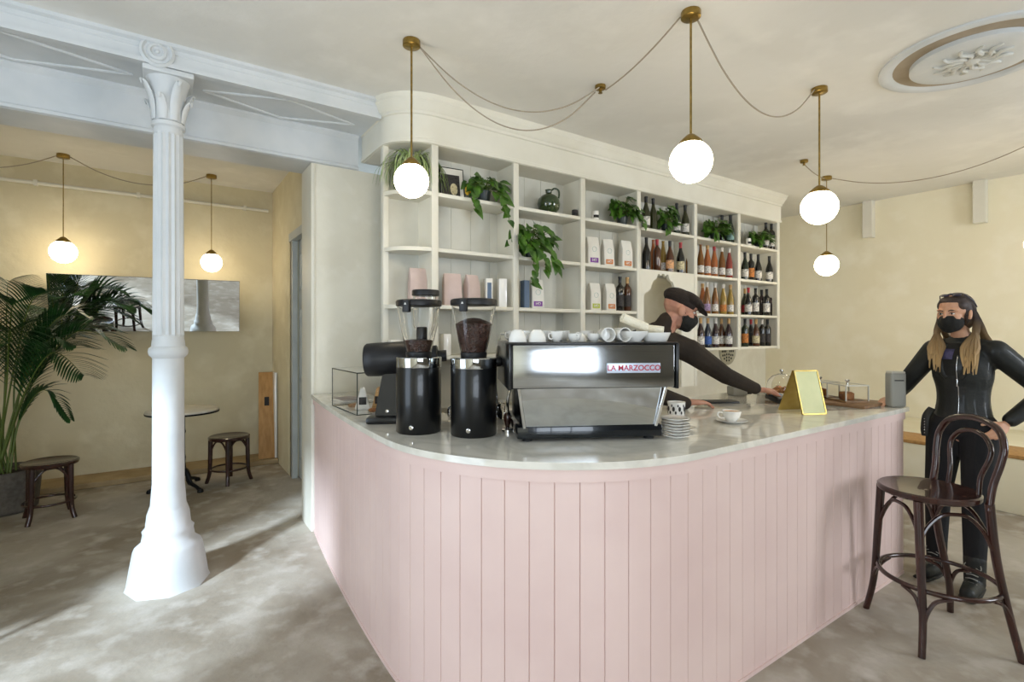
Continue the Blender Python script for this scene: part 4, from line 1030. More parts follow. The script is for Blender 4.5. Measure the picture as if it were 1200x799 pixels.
pothos((sx(567, Yp), Yp, ZS[0]), 'trailing green plant in dark pot between framed print and bay end, top shelf',
       [[(-.05, -.03, .08), (-.13, -.10, .09), (-.16, -.13, -.02), (-.15, -.13, -.10)], [(.05, -.03, .09), (.11, -.11, .06), (.13, -.13, -.04), (.15, -.14, -.16)], [(.03, -.05, .09), (.09, -.13, .03), (.08, -.14, -.06)]],
       46, .17, .088, ht=.13, flower=True, seed=3)
Yq = YS+.05
pothos((sx(622, Yq), Yq, ZS[1]), 'bushy trailing plant hanging over the second shelf in the third bay',
       [[(0, -.04, .09), (-.08, -.12, .12), (-.11, -.15, .02), (-.07, -.15, -.10), (-.10, -.15, -.22)], [(-.02, -.04, .09), (-.14, -.10, .16), (-.20, -.13, .10)], [(.02, -.04, .09), (.08, -.14, .06), (.12, -.16, -.03), (.14, -.16, -.08)], [(0, -.05, .08), (.0, -.15, .04), (.03, -.16, -.06), (.02, -.16, -.12)]],
       80, .19, .092, ht=.20, seed=5, depth=.12)
pothos((sx(729, Yp), Yp, ZS[0]), 'bushy potted plant on the top shelf, bay left of the arch', [[(.02, -.04, .09), (.12, -.09, .12), (.16, -.12, .02)]], 80, .17, .088, ht=.19, seed=8)
pothos((sx(781, Yp), Yp, ZS[0]), 'potted plant between wine bottles on the top shelf above the arch', [[(-.02, -.04, .09), (-.09, -.09, .08), (-.11, -.11, .0)]], 60, .12, .08, ht=.20, seed=11)
pothos((sx(838, Yp), Yp, ZS[0]), 'wide bushy potted plant on the top shelf right of the arch', [[(-.02, -.04, .09), (-.12, -.09, .08), (-.15, -.11, .02)]], 90, .22, .085, ht=.15, seed=14)
pothos((sx(889, Yp), Yp, ZS[0]), 'bushy potted plant on the top shelf of the rightmost bay', [[(-.02, -.04, .09), (-.12, -.08, .06), (-.14, -.10, .02)]], 80, .22, .08, ht=.14, seed=17)
# spider plant behind the left globe
t = thing('spider_plant', 'spiky pale green spider plant behind the leftmost bar globe', 'potted plant', (1.50, 3.47, ZS[0]))
obj('pot', lathe(BM(), [(0, 0), (.05, 0), (.065, .09), (.06, .09), (.055, .08), (0, .08)], 24, cap=False), M['china'], t)
obj('soil', lathe(BM(), [(.055, .078), (.03, .084), (0, .085)], 16, cap=False), M['soil'], t)
bm = BM(); rnd = random.Random(4)
def blade(bm, P, w, up=(0, 0, 1)):
    P = smooth_pts(P, 5); n = len(P); prev = None
    for i, p in enumerate(P):
        tg = (P[min(i+1, n-1)]-P[max(i-1, 0)]).normalized(); s = tg.cross(Vector(up)); s = s.normalized() if s.length > 1e-3 else V(1, 0, 0)
        ww = w*math.sin(PI*(.12+.88*i/(n-1)))**.6*.5 if i < n-1 else .0003
        u = s.cross(tg).normalized()*ww*.35
        cur = [bm.verts.new(p-s*ww+u), bm.verts.new(p), bm.verts.new(p+s*ww+u)]
        if prev: bm.faces.new((prev[0], prev[1], cur[1], cur[0])); bm.faces.new((prev[1], prev[2], cur[2], cur[1]))
        prev = cur
for i in range(110):
    a = rnd.uniform(0, 2*PI); L = rnd.uniform(.14, .30); h = rnd.uniform(.08, .20)
    ca, sa = math.cos(a), math.sin(a)*(.5 if math.sin(a) > 0 else .75)
    blade(bm, [(ca*.02, sa*.02, .085), (ca*L*.4, sa*L*.4*.8, .10+h), (ca*L*.85, sa*L*.8*.8, .08+h*.7), (ca*L, sa*L*.8, .06+h*.1-.05)], .013)
obj('foliage', bm, M['leafpale'], t, angle=80)
# potted palm in the back room
t = thing('potted_palm', 'tall feathery palm in a grey pot at the left edge', 'potted palm', (-1.08, 5.93, 0))
obj('pot', lathe(BM(), [(0, 0), (.19, 0), (.21, .02), (.235, .33), (.245, .35), (.225, .35), (.215, .31), (0, .31)], 32, cap=False), M['pot_grey'], t)
obj('soil', lathe(BM(), [(.215, .30), (.1, .315), (0, .32)], 24, cap=False), M['soil'], t)
rnd = random.Random(12)
sb, fb = BM(), BM()
def frond(P, nl, ll):
    Q = smooth_pts(P, 8); n = len(Q)
    tube(sb, Q, [.008, .006, .004, .0015], 6)
    for i in range(nl):
        f = .34+.66*i/(nl-1); k = f*(n-1); a = int(min(k, n-2)); p = Q[a].lerp(Q[a+1], k-a)
        tg = (Q[a+1]-Q[a]).normalized(); s = tg.cross(V(0, 0, 1)); s = s.normalized() if s.length > .05 else V(1, 0, 0)
        L = ll*math.sin(PI*(.2+.75*(f-.34)/.66))**.7
        for sg in (1, -1):
            d = (s*sg*.85+tg*.75+V(0, 0, .15)).normalized()
            blade(fb, [p, p+d*L*.5+V(0, 0, .02*L), p+d*L+V(0, 0, -.14*L)], .016)
fr = [  # tip offsets (x, y, z) and arch height
    ((.80, -.25, 1.40), 1.50), ((.55, -.15, 1.66), 1.60), ((.30, -.35, 1.86), 1.7), ((.0, .10, 1.95), 1.7), ((-.35, -.2, 1.85), 1.7), ((-.65, .0, 1.6), 1.6),
    ((.55, -.45, 1.18), 1.32), ((.40, .25, 1.50), 1.45), ((-.45, -.5, 1.30), 1.4), ((.15, -.6, 1.45), 1.5), ((-.15, -.55, 1.62), 1.55), ((.42, -.1, .78), 1.0), ((.70, .05, 1.55), 1.5), ((-.75, -.35, 1.2), 1.35), ((.22, .3, 1.72), 1.55), ((.1, -.2, 1.78), 1.65), ((.48, -.3, 1.42), 1.42)]
for (tx, ty, tz), ah in fr:
    b0 = V(rnd.uniform(-.06, .06), rnd.uniform(-.06, .06), .31)
    mid = V(tx*.22, ty*.22, .31+(ah-.31)*.62); top = V(tx*.60, ty*.60, ah)
    frond([b0, mid, top, V(tx, ty, tz-.04)], 32, .36 if tz > 1 else .2)
obj('stems', sb, M['stem'], t); obj('foliage', fb, M['leafdark'], t, angle=80)
# ============================================================ STOOLS, TABLE, MIRROR, BOARDS
def bent_leg(s, zt, bow=.02, r=(.017, .014), foot=1.18):
    x, y = s
    L = math.hypot(x, y); ux, uy = x/L, y/L
    return [(x*.95, y*.95, zt), (x*.98, y*.98, zt*.6), (x*1.0+ux*.002, y*1.0+uy*.002, zt*.25), (x*foot, y*foot, .0)]
def stool(name, label, loc, rz, h=.46, R0=.185, group='low bentwood stools'):
    t = thing(name, label, 'stool', loc, rz, group)
    obj('seat', lathe(BM(), [(0, h-.022), (R0*.8, h-.028), (R0-.006, h-.032), (R0, h-.022), (R0, h-.006), (R0-.010, h), (R0*.88, h-.006), (0, h-.010)], 40, cap=False), M['darkwood'], t)
    q = R0*.62
    for sx_, sy_ in ((1, 1), (1, -1), (-1, -1), (-1, 1)):
        P = [(sx_*q, sy_*q, h-.028), (sx_*q*1.02, sy_*q*1.02, h*.5), (sx_*q*1.06, sy_*q*1.06, h*.2), (sx_*q*1.22, sy_*q*1.22, .0)]
        bm = BM(); tube(bm, P, [.022, .020, .018, .017], 12, sm=5); bmesh.ops.bisect_plane(bm, geom=bm.verts[:]+bm.edges[:]+bm.faces[:], plane_co=(0, 0, .001), plane_no=(0, 0, 1), clear_inner=True); bmesh.ops.holes_fill(bm, edges=bm.edges[:])
        obj('leg', bm, M['darkwood'], t)
    rr = q*math.sqrt(2)*1.0
    obj('foot_ring', tube(BM(), [(rr*math.cos(2*PI*i/36), rr*math.sin(2*PI*i/36), h*.30) for i in range(36)], .009, 10, closed=True), M['darkwood'], t)
    for k in range(4):
        a = PI/2*k; m_ = RZ(a)
        bm = BM(); tube(bm, [(q*1.02, -q, h*.60), (q*1.02, -q*.82, h*.74), (q*1.02, -q*.4, h*.88), (q*1.02, 0, h*.905), (q*1.02, q*.4, h*.88), (q*1.02, q*.82, h*.74), (q*1.02, q, h*.60)], .008, 8, sm=5)
        bmesh.ops.transform(bm, matrix=m_, verts=bm.verts); obj('arched_brace', bm, M['darkwood'], t)
    return t
st = stool('bentwood_stool', 'low dark bentwood stool in front of the potted palm', (-.74, 5.50, 0), R(12))
dup(st, (.56, 5.82, 0), R(35), 'low dark bentwood stool right of the round marble table')
def bistro(label, loc, rz):
    t = thing('bistro_table', label, 'table', loc, rz, 'round bistro tables')
    obj('tabletop', lathe(BM(), [(0, .735), (.295, .735), (.30, .738), (.30, .752), (.295, .756), (0, .756)], 48, cap=False), M['marble_old'], t, label='white marble top')
    obj('top_band', lathe(BM(), [(.27, .722), (.302, .722), (.304, .726), (.304, .737), (.27, .737)], 48, cap=False), M['iron'], t)
    obj('pedestal', lathe(BM(), [(.03, .12), (.034, .17), (.026, .20), (.020, .26), (.024, .30), (.019, .33), (.017, .52), (.024, .545), (.018, .57), (.018, .68), (.03, .70), (.08, .722), (.08, .730), (0, .730)], 24), M['iron'], t)
    for k in range(3):
        bm = BM(); tube(bm, [(.0, 0, .19), (.06, 0, .15), (.12, 0, .07), (.20, 0, .045), (.255, 0, .018)], [.022, .020, .016, .013, .018], 10, sm=5, flat=1.2)
        lathe(bm, [(.024, 0), (.028, .008), (.02, .03), (0, .034)], 14, center=(.26, 0, 0)); tube(bm, [(.05, 0, .09), (.10, 0, .12), (.14, 0, .06), (.09, 0, .05), (.05, 0, .09)], .006, 6, sm=4)
        bmesh.ops.transform(bm, matrix=RZ(2*PI*k/3), verts=bm.verts); obj('leg', bm, M['iron'], t)
    return t
tb = bistro('round marble bistro table on black iron pedestal behind the column', (.17, 5.80, 0), R(-60))
bt2 = dup(tb, (-1.38, 3.55, 0), R(20), 'second round marble bistro table, seen only in the tilted mirror')
dup(st, (-1.22, 4.10, 0), R(50), 'low bentwood stool by the reflected table, in front of it in the mirror')
dup(st, (-1.02, 3.40, 0), R(10), 'low bentwood stool by the reflected table, right of it in the mirror')
# mirror
t = thing('wall_mirror', 'long frameless mirror tilted forward on the back room wall', 'mirror', (-.085, 6.60, 1.50), R(-5.0))
mm = RX(R(12.5))
obj('glass', box(BM(), -.815, .815, -.006, .0, 0, .565, .0, mm), M['mirror'], t, smooth=False)
obj('backing', box(BM(), -.817, .817, .0005, .012, -.002, .567, .0, mm), M['blackplastic'], t, smooth=False)
for x in (-.6, .6): obj('hanger', tube(BM(), [(x, .0-.105, .50), (x, .06, .52)], .004, 6), M['chrome'], t)
# boards leaning in the corner
t = thing('leaning_board', 'bare pine board leaning in the back-room corner', 'board', (.99, 6.34, .056), R(-8), 'boards leaning in the corner')
lm = RX(-R(12))
obj('panel', box(BM(), -.09, .075, 0, .02, .005, .99, .002, lm), M['ply'], t); obj('black_mark', box(BM(), -.03, .02, -.001, 0, .60, .70, 0, lm), M['ink'], t)
t = tag(obj('leaning_board', box(BM(), -.012, .012, -.06, .17, 0, .97, .002), M['china'], loc=(1.080, 6.40, .056), rz=R(-2)), 'white-edged panel leaning beside the pine board in the corner', 'board', 'boards leaning in the corner')
# ---- bar chair
t = thing('bar_chair', 'tall dark bentwood bar chair with looped back at the bar\'s end', 'bar chair', (3.18, .905, 0), math.atan2(-.136, .165)-PI/2)
# local frame: y towards the backrest
h = .725
obj('seat', lathe(BM(), [(0, h-.012), (.15, h-.030), (.192, h-.034), (.204, h-.026), (.206, h-.006), (.198, h), (.17, h-.004), (.08, h-.012), (0, h-.014)], 44, center=(0, -.045, 0), cap=False), M['darkwood'], t)
fq = .213
q = .135
def leg(P, rs):
    bm = BM(); tube(bm, P, rs, 12, sm=6); bmesh.ops.bisect_plane(bm, geom=bm.verts[:]+bm.edges[:]+bm.faces[:], plane_co=(0, 0, .001), plane_no=(0, 0, 1), clear_inner=True); bmesh.ops.holes_fill(bm, edges=bm.edges[:])
    return bm
for s in (-1, 1):
    obj('leg', leg([(s*(q+.005), -q-.045, h-.03), (s*(q+.025), -q-.05, h*.62), (s*(q+.05), -q-.055, h*.25), (s*fq*1.0, -fq*1.0, 0)], [.020, .018, .016, .015]), M['darkwood'], t)
    obj('leg', leg([(s*.180, q*.75, h-.02), (s*(q+.045), q-.005, h*.62), (s*(q+.05), q+.05, h*.25), (s*fq, fq, 0)], [.019, .018, .016, .015]), M['darkwood'], t)
hf = [(-.182, .098, h-.05), (-.180, .115, h+.06), (-.198, .135, h+.17), (-.196, .15, h+.25), (-.14, .165, h+.32), (0, .172, h+.348)]
out = hf+[(-x, y, z) for x, y, z in reversed(hf[:-1])]
obj('back_loop', tube(BM(), out, .0155, 12, sm=6), M['darkwood'], t)
hf = [(-.098, .118, h-.012), (-.095, .128, h+.08), (-.122, .145, h+.17), (-.118, .155, h+.225), (-.07, .163, h+.27), (0, .165, h+.285)]
inn = hf+[(-x, y, z) for x, y, z in reversed(hf[:-1])]
obj('inner_loop', tube(BM(), inn, .011, 10, sm=6), M['darkwood'], t)
rz_ = .285; rr = .238
obj('foot_ring', tube(BM(), [(rr*math.cos(2*PI*i/48), rr*math.sin(2*PI*i/48), rz_) for i in range(48)], .0115, 10, closed=True), M['darkwood'], t)
for k in range(4):
    a = PI/2*k
    cs = [V(-.150, -.183, 0), V(.150, -.183, 0), V(.182, .112, 0), V(-.182, .112, 0)]; ca, cb = cs[k], cs[(k+1) % 4]
    bm = BM(); tube(bm, [ca.lerp(cb, f_)*(.97 if 0 < f_ < 1 else 1)+V(0, 0, h*g_) for f_, g_ in ((0, .68), (.1, .79), (.3, .875), (.5, .89), (.7, .875), (.9, .79), (1, .68))], .009, 8, sm=5)
    obj('upper_brace', bm, M['darkwood'], t)
    e = q+.05
    for s in (-1, 1):
        bm = BM(); tube(bm, [(s*.196, -.196, .12), (s*.180, -.196, .19), (s*.145, -.200, .25), (s*.09, -.220, .276)], .009, 8, sm=5); bmesh.ops.transform(bm, matrix=RZ(a), verts=bm.verts)
        obj('lower_brace', bm, M['darkwood'], t)
# ============================================================ PEOPLE
from mathutils.bvhtree import BVHTree
def frame(origin, f, u=(0, 0, 1)):
    f = Vector(f).normalized(); u = Vector(u); u = (u-u.dot(f)*f).normalized(); l = u.cross(f)
    m = Matrix((f, l, u)).transposed().to_4x4(); m.translation = Vector(origin); return m
def E(bm, m, c, r, rot=None, u=16, v=10):
    mm = m @ T(c)
    if rot is not None: mm = mm @ rot
    bmesh.ops.create_uvsphere(bm, u_segments=u, v_segments=v, radius=1, matrix=mm @ Matrix.Diagonal((r[0], r[1], r[2], 1)))
def head_blobs(bm, m, k=1.0, fem=False):
    s = k
    E(bm, m, (-.014*s, 0, .032*s), (.096*s, .076*s, .086*s)); E(bm, m, (.022*s, 0, -.030*s), (.066*s, .060*s, .080*s))
    E(bm, m, (.058*s, 0, -.094*s), (.024*s, .026*s, .018*s)); E(bm, m, (.02*s, 0, -.078*s), (.05*s, .047*s, .03*s))
    for y in (-1, 1):
        E(bm, m, (.052*s, y*.034*s, -.028*s), (.028*s, .026*s, .026*s)); E(bm, m, (.066*s, y*.030*s, .026*s), (.018*s, .028*s, .010*s))
        E(bm, m, (-.008*s, y*.081*s, -.010*s), (.021*s, .010*s, .033*s), RY(R(-12)) @ RZ(R(y*22)))
        E(bm, m, (-.002*s, y*.076*s, -.030*s), (.010*s, .007*s, .012*s))
    for a, b, ra, rb in (((.078, 0, .016), (.098, 0, -.022), .009, .011), ((.098, 0, -.022), (.086, 0, -.034), .012, .010)):
        capsule(bm, m @ Vector([q*s for q in a]), m @ Vector([q*s for q in b]), ra*s, rb*s, 10)
    E(bm, m, (.078*s, 0, -.060*s), (.014*s, .024*s, .012*s))
def hand(bm, w, d, n, s, curl=(18, 22, 16), spread=.02, k=1.0, thumb=(.62, .75, .25)):
    d = Vector(d).normalized(); n = Vector(n); n = (n-n.dot(d)*d).normalized()
    t_ = d.cross(n).normalized()*s                     # thumb side
    w = Vector(w)
    for i, (off, kd, L, r) in enumerate(((.028, .086, .070, .0088), (.0095, .089, .078, .0090), (-.0095, .085, .072, .0086), (-.027, .077, .056, .0078))):
        off *= k; kd *= k; L *= k; r *= k
        kn = w+d*kd+t_*off
        chain(bm, [w+d*.008+t_*off*.6, w+d*kd*.55+t_*off*.9, kn], [.0155*k, .0145*k, .0108*k], 10)
        dd = (d+t_*off/k*spread*30).normalized(); p = kn; pts = [p]; rs = [r*1.08]
        ax = dd.cross(n).normalized(); ang = 0
        for j, f in enumerate((.46, .30, .24)):
            ang += R(curl[j]*(1+.12*i)); q = (dd*math.cos(ang)+n*math.sin(ang)); p = p+q*L*f; pts.append(p); rs.append(r*(1-.08*(j+1)))
        chain(bm, pts, rs, 10)
    b0 = w+d*.022*k+t_*.022*k; td = (d*thumb[0]+t_*thumb[1]+n*thumb[2]).normalized()
    b1 = b0+td*.040*k; td2 = (td+d*.55+n*.15).normalized(); b2 = b1+td2*.031*k; td3 = (td2+d*.3+n*.1).normalized()
    chain(bm, [b0, b1, b2, b2+td3*.024*k], [.0165*k, .0125*k, .0105*k, .0088*k], 10)
def put(name, bm, m, root, label=None, angle=180):
    bmesh.ops.transform(bm, matrix=T(-root.location), verts=bm.verts)
    return obj(name, bm, m, root, label=label, angle=angle)
def eyes(root, m, s, brow=None):
    for y in (-1, 1):
        b = BM(); E(b, m, (.0715*s, y*.030*s, .004*s), (.009*s, .0115*s, .0055*s)); put('eye', b, M['china'], root)
        b = BM(); E(b, m, (.0785*s, y*.030*s, .004*s), (.004*s, .0050*s, .0050*s)); put('iris', b, M['ink'], root)
        b = BM(); tube(b, [m @ V(.083*s, y*.014*s, .021*s), m @ V(.085*s, y*.030*s, .027*s), m @ V(.074*s, y*.048*s, .022*s)], [.0022*s, .0032*s, .0015*s], 6, sm=4); put('eyebrow', b, brow or M['cap'], root)
        b = BM(); tube(b, [m @ V(.078*s, y*.017*s, .006*s), m @ V(.083*s, y*.030*s, .0105*s), m @ V(.074*s, y*.045*s, .007*s)], .0014*s, 6, sm=4); put('eyelid', b, M['ink'], root)
def mask(root, m, s, mt):
    b = BM()
    E(b, m, (.038*s, 0, -.052*s), (.072*s, .0665*s, .062*s)); E(b, m, (.080*s, 0, -.042*s), (.036*s, .034*s, .038*s)); E(b, m, (.060*s, 0, -.090*s), (.034*s, .034*s, .026*s))
    b = fuse(b, .004, 3)
    # cut the back and the top line of the mask away
    p0 = m @ V(.008*s, 0, 0); n0 = (m.to_3x3() @ V(1, 0, .12)).normalized()
    bmesh.ops.bisect_plane(b, geom=b.verts[:]+b.edges[:]+b.faces[:], plane_co=p0, plane_no=n0, clear_inner=True)
    p1 = m @ V(.05*s, 0, -.011*s); n1 = (m.to_3x3() @ V(-.10, 0, 1)).normalized()
    bmesh.ops.bisect_plane(b, geom=b.verts[:]+b.edges[:]+b.faces[:], plane_co=p1, plane_no=n1, clear_outer=True)
    mk = put('face_mask', b, mt, root, label='black face mask', angle=50)
    for y in (-1, 1):
        for z in (-.018, -.075):
            q = BM(); tube(q, [m @ V(.022*s, y*.0655*s, z*s), m @ V(.006*s, y*.078*s, z*s*.6), m @ V(-.020*s, y*.084*s, .0)], .0018, 6, sm=5); put('ear_loop', q, mt if y*0 else mt, root)
# ---------------- barista
t = thing('person', 'barista in a dark flat cap, black face mask and dark shirt leaning over the bar', 'person', (2.50, 2.62, 0))
root = t
HM = frame((2.680, 2.045, 1.632), (.825-.12*.565, -.565-.12*.825, -.32))
HS = 1.06
neck = V(2.605, 2.13, 1.475)
LS, LE, LW = V(2.735, 2.02, 1.375), V(3.00, 1.945, 1.215), V(3.235, 1.872, 1.118)
RS, RE, RW = V(2.42, 2.17, 1.40), V(2.385, 2.02, 1.135), V(2.615, 1.945, 1.068)
bm = BM(); head_blobs(bm, HM, HS)
capsule(bm, HM @ V(-.03, 0, -.05), neck, .054, .060); 
chain(bm, [LS, LE, LW], [.055, .042, .027]); chain(bm, [RS, RE, RW], [.055, .042, .027])
E(bm, T((2.56, 2.2, 1.30)), (0, 0, 0), (.165, .10, .16)); E(bm, T((2.53, 2.45, 1.12)), (0, 0, 0), (.13, .095, .16)); E(bm, T((2.50, 2.60, .97)), (0, 0, 0), (.14, .10, .11))
for s in (-1, 1): chain(bm, [V(2.50+s*.09, 2.62, .93), V(2.50+s*.11, 2.60, .50), V(2.50+s*.12, 2.64, .09)], [.075, .052, .036])
hand(bm, LW+V(.012, -.003, -.004), V(.80, -.28, -.10), V(-.05, -.15, -1), -1, (24, 30, 22), k=1.08, thumb=(.75, .55, .35))
hand(bm, RW+V(.012, -.004, .004), V(.93, -.33, -.02), V(0, 0, -1), 1, (12, 14, 10), k=1.08, thumb=(.8, .55, .12))
body = put('body', fuse(bm, .0045, 4), M['skin_m'], root, label='ruddy skin')
bm = BM()
chain(bm, [RS+V(0, 0, .03), neck+V(-.02, .02, -.02), LS], [.078, .080, .074])
capsule(bm, neck+V(-.02, .02, -.03), HM @ V(-.060, 0, -.092), .078, .058); capsule(bm, RS+V(0, 0, .05), neck+V(-.03, .02, .02), .060, .066)
chain(bm, [LS, LE, LW-V(.012, -.004, -.006)], [.076, .056, .039]); chain(bm, [RS, RE, RW-V(.02, -.005, 0)], [.076, .056, .039])
E(bm, T((2.56, 2.21, 1.30)), (0, 0, 0), (.195, .125, .175), RZ(R(-20))); E(bm, T((2.535, 2.44, 1.12)), (0, 0, 0), (.165, .118, .19)); E(bm, T((2.50, 2.60, .95)), (0, 0, 0), (.17, .125, .11))
for k in range(9):                                     # cloth folds along the sleeve
    q = LS.lerp(LE, (k+.5)/5) if k < 5 else LE.lerp(LW, (k-4.5)/5)
    rr = .070-.0036*k; E(bm, T(q), (0, 0, 0), (.012, rr, rr), Matrix.Rotation(.3+.5*(k % 3), 4, 'Z'))
put('shirt', fuse(bm, .006, 3), M['cloth_brown'], root, label='dark brown long-sleeved shirt')
bm = BM(); 
for a in (-1, 1): tube(bm, [neck+V(-.05*a, .03, .03), neck+V(.0-.045*a, -.045, .02), neck+V(.035, -.06, -.035)], [.010, .014, .008], 8, sm=5, flat=.6)
put('collar', bm, M['cloth_black'], root, label='open black collar')
bm = BM()
for s in (-1, 1): chain(bm, [V(2.50+s*.09, 2.62, .90), V(2.50+s*.11, 2.60, .50), V(2.50+s*.12, 2.64, .08)], [.105, .078, .062])
E(bm, T((2.50, 2.62, .93)), (0, 0, 0), (.165, .12, .10)); put('trousers', fuse(bm, .008, 3), M['denim'], root)
for s in (-1, 1):
    bm = BM(); chain(bm, [V(2.50+s*.12, 2.66, .045), V(2.50+s*.13, 2.56, .042), V(2.50+s*.135, 2.47, .034)], [.045, .044, .034]); capsule(bm, V(2.50+s*.12, 2.655, .06), V(2.50+s*.12, 2.65, .13), .045, .045)
    b = fuse(bm, .006, 2); bmesh.ops.bisect_plane(b, geom=b.verts[:]+b.edges[:]+b.faces[:], plane_co=(0, 0, .001), plane_no=(0, 0, 1), clear_inner=True); bmesh.ops.holes_fill(b, edges=b.edges[:])
    put('shoe', b, M['leather'], root)
eyes(root, HM, HS)
mask(root, HM, HS, M['cloth_black'])
bm = BM()
E(bm, HM, (-.034, 0, .070), (.100, .094, .058), RY(R(6))); E(bm, HM, (.035, 0, .080), (.085, .090, .040), RY(R(16))); E(bm, HM, (.112, 0, .040), (.060, .078, .009), RY(R(30)))
E(bm, HM, (-.012, 0, .040), (.108, .088, .032), RY(R(8))); E(bm, HM, (.085, 0, .062), (.048, .072, .026), RY(R(22)))
put('flat_cap', fuse(bm, .004, 2), M['cap'], root, label='dark wool flat cap')
# ---------------- customer
t = thing('person', 'woman with long ombré hair, black mask and black leather jacket standing beyond the bar chair', 'person', (3.93, 1.02, 0))
root = t
f = V(-.992, .125, 0); l = V(-.125, -.992, 0)
def B(a, b, z, o=V(3.945, 1.0, 0)): return o+f*a+l*b+V(0, 0, z)
HW = frame((3.872, 1.022, 1.605), (-.95, .22, -.10))
nk = V(3.935, 1.005, 1.455)
LS, LE, LW = B(0, .150, 1.385), V(4.085, .665, 1.155), V(3.93, .80, .985)
RS, RE, RW = B(.01, -.140, 1.385), V(3.96, 1.30, 1.15), V(3.87, 1.335, 1.070)
hipL, hipR = B(.0, .085, .90), B(0, -.085, .90)
kL, kR = V(3.895, .93, .50), V(3.945, 1.12, .50)
aL, aR = V(3.855, .925, .09), V(3.955, 1.13, .09)
bm = BM(); head_blobs(bm, HW, .95); capsule(bm, HW @ V(-.03, 0, -.05), nk, .045, .048)
E(bm, frame(B(0, 0, 1.27), f), (0, 0, 0), (.09, .14, .16)); E(bm, frame(B(0, 0, 1.08), f), (0, 0, 0), (.08, .115, .14)); E(bm, frame(B(0, 0, .94), f), (0, 0, 0), (.095, .15, .11))
chain(bm, [LS, LE, LW], [.045, .034, .022]); chain(bm, [RS, RE, RW], [.045, .034, .022])
chain(bm, [hipL, kL, aL], [.08, .048, .033]); chain(bm, [hipR, kR, aR], [.08, .048, .033])
hand(bm, LW+V(-.01, .008, -.012), V(-.60, .30, -.55), V(.45, .60, -.1), -1, (22, 28, 22), k=.92)
hand(bm, RW+V(-.008, 0, .0), V(-.75, .12, -.12), V(0, 0, -1), 1, (10, 12, 10), k=.9)
put('body', fuse(bm, .0045, 4), M['skin_f'], root, label='light skin')
eyes(root, HW, .95); mask(root, HW, .95, M['cloth_black'])
bm = BM()
fr_ = frame(B(0, 0, 1.29), f)
for i in range(24):
    z = .99+.018*i; q = (z-.99)/.414
    wl = .146-.018*math.sin(PI*min(q/.55, 1))+.010*max(0, q-.5)*2; dl = .112-.008*math.sin(PI*min(q/.6, 1))+.012*math.exp(-((q-.7)/.18)**2)
    if q > .88: wl -= (q-.88)*.25; dl -= (q-.88)*.25
    E(bm, frame(B(.008*math.exp(-((q-.7)/.2)**2), 0, z), f), (0, 0, 0), (dl, wl, .035))
chain(bm, [RS, nk-V(0, 0, .045), LS], [.056, .066, .058]); capsule(bm, nk-V(0, 0, .04), nk+V(.01, 0, .0), .066, .060)
chain(bm, [LS, LE, LW-V(-.012, .010, -.016)], [.066, .055, .040]); chain(bm, [RS, RE, RW-V(-.02, 0, 0)], [.064, .052, .038])
for k in range(8):
    q = LS.lerp(LE, (k+.6)/4.4) if k < 4 else LE.lerp(LW, (k-3.4)/4.6)
    rr = .066-.0034*k; E(bm, T(q), (0, 0, 0), (rr, .014, rr), Matrix.Rotation(.9+.5*(k % 3), 4, 'X'))
jb = fuse(bm, .006, 14, .6)
bvh = BVHTree.FromBMesh(jb)
put('leather_jacket', jb, M['leather'], root, label='black leather jacket')
def onto(a, b, z, lift=.003):
    hit = bvh.ray_cast(B(.6, b, z), -f); p = hit[0] if hit[0] else B(.12, b, z); return p+f*lift
bm = BM(); tube(bm, [onto(0, .020, z, .002) for z in [1.36-.03*i for i in range(13)]], .0024, 6); put('zip', bm, M['chrome'], root, label='silver zip')
bm = BM(); box(bm, -.008, .008, -.003, .003, -.022, .022, .002, T(onto(0, .020, 1.20, .006))); put('zip_pull', bm, M['chrome'], root)
bm = BM()                                              # dark top showing between the lapels, lilac print
for s in (-1, 1):
    P = [onto(0, .055*s*.9, 1.43, .004), onto(0, .075*s, 1.37, .006), onto(0, .070*s, 1.30, .007), onto(0, .03*s, 1.22, .004)]
    tube(bm, P, [.014, .030, .028, .010], 8, sm=5, flat=.25, up=f)
put('lapels', bm, M['leather'], root)
def patchg(b0, b1, z0, z1, lift, n=6):
    bm = BM(); g = [[bm.verts.new(onto(0, b0+(b1-b0)*i/n, z0+(z1-z0)*j/n, lift)) for i in range(n+1)] for j in range(n+1)]
    for j in range(n):
        for i in range(n): bm.faces.new((g[j][i], g[j][i+1], g[j+1][i+1], g[j+1][i]))
    return bm
put('top', patchg(-.075, .022, 1.24, 1.43, .003), M['cloth_black'], root, label='black top')
put('printed_scarf', patchg(-.065, .000, 1.335, 1.395, .008), M['lavender'], root, label='lilac printed patch')
bm = BM(); P = [B(.07, -.125, 1.03), B(.105, -.14, .98), B(.112, -.145, .90), B(.11, -.145, .86)]; tube(bm, P, [.020, .022, .022, .016], 8, sm=4, flat=.18, up=f); put('belt_strap', bm, M['leather'], root, label='hanging studded strap')
bm = BM()
for k in range(6):
    ell(bm, B(.117, -.143, .965-.017*k), (.0035, .0035, .0035), u=8, v=6)
put('studs', bm, M['chrome'], root)
bm = BM(); chain(bm, [hipL, kL, aL+V(0, 0, .02)], [.098, .066, .050]); chain(bm, [hipR, kR, aR+V(0, 0, .02)], [.098, .066, .050]); E(bm, frame(B(0, 0, .95), f), (0, 0, 0), (.112, .165, .11))
put('trousers', fuse(bm, .007, 3), M['denim'], root)
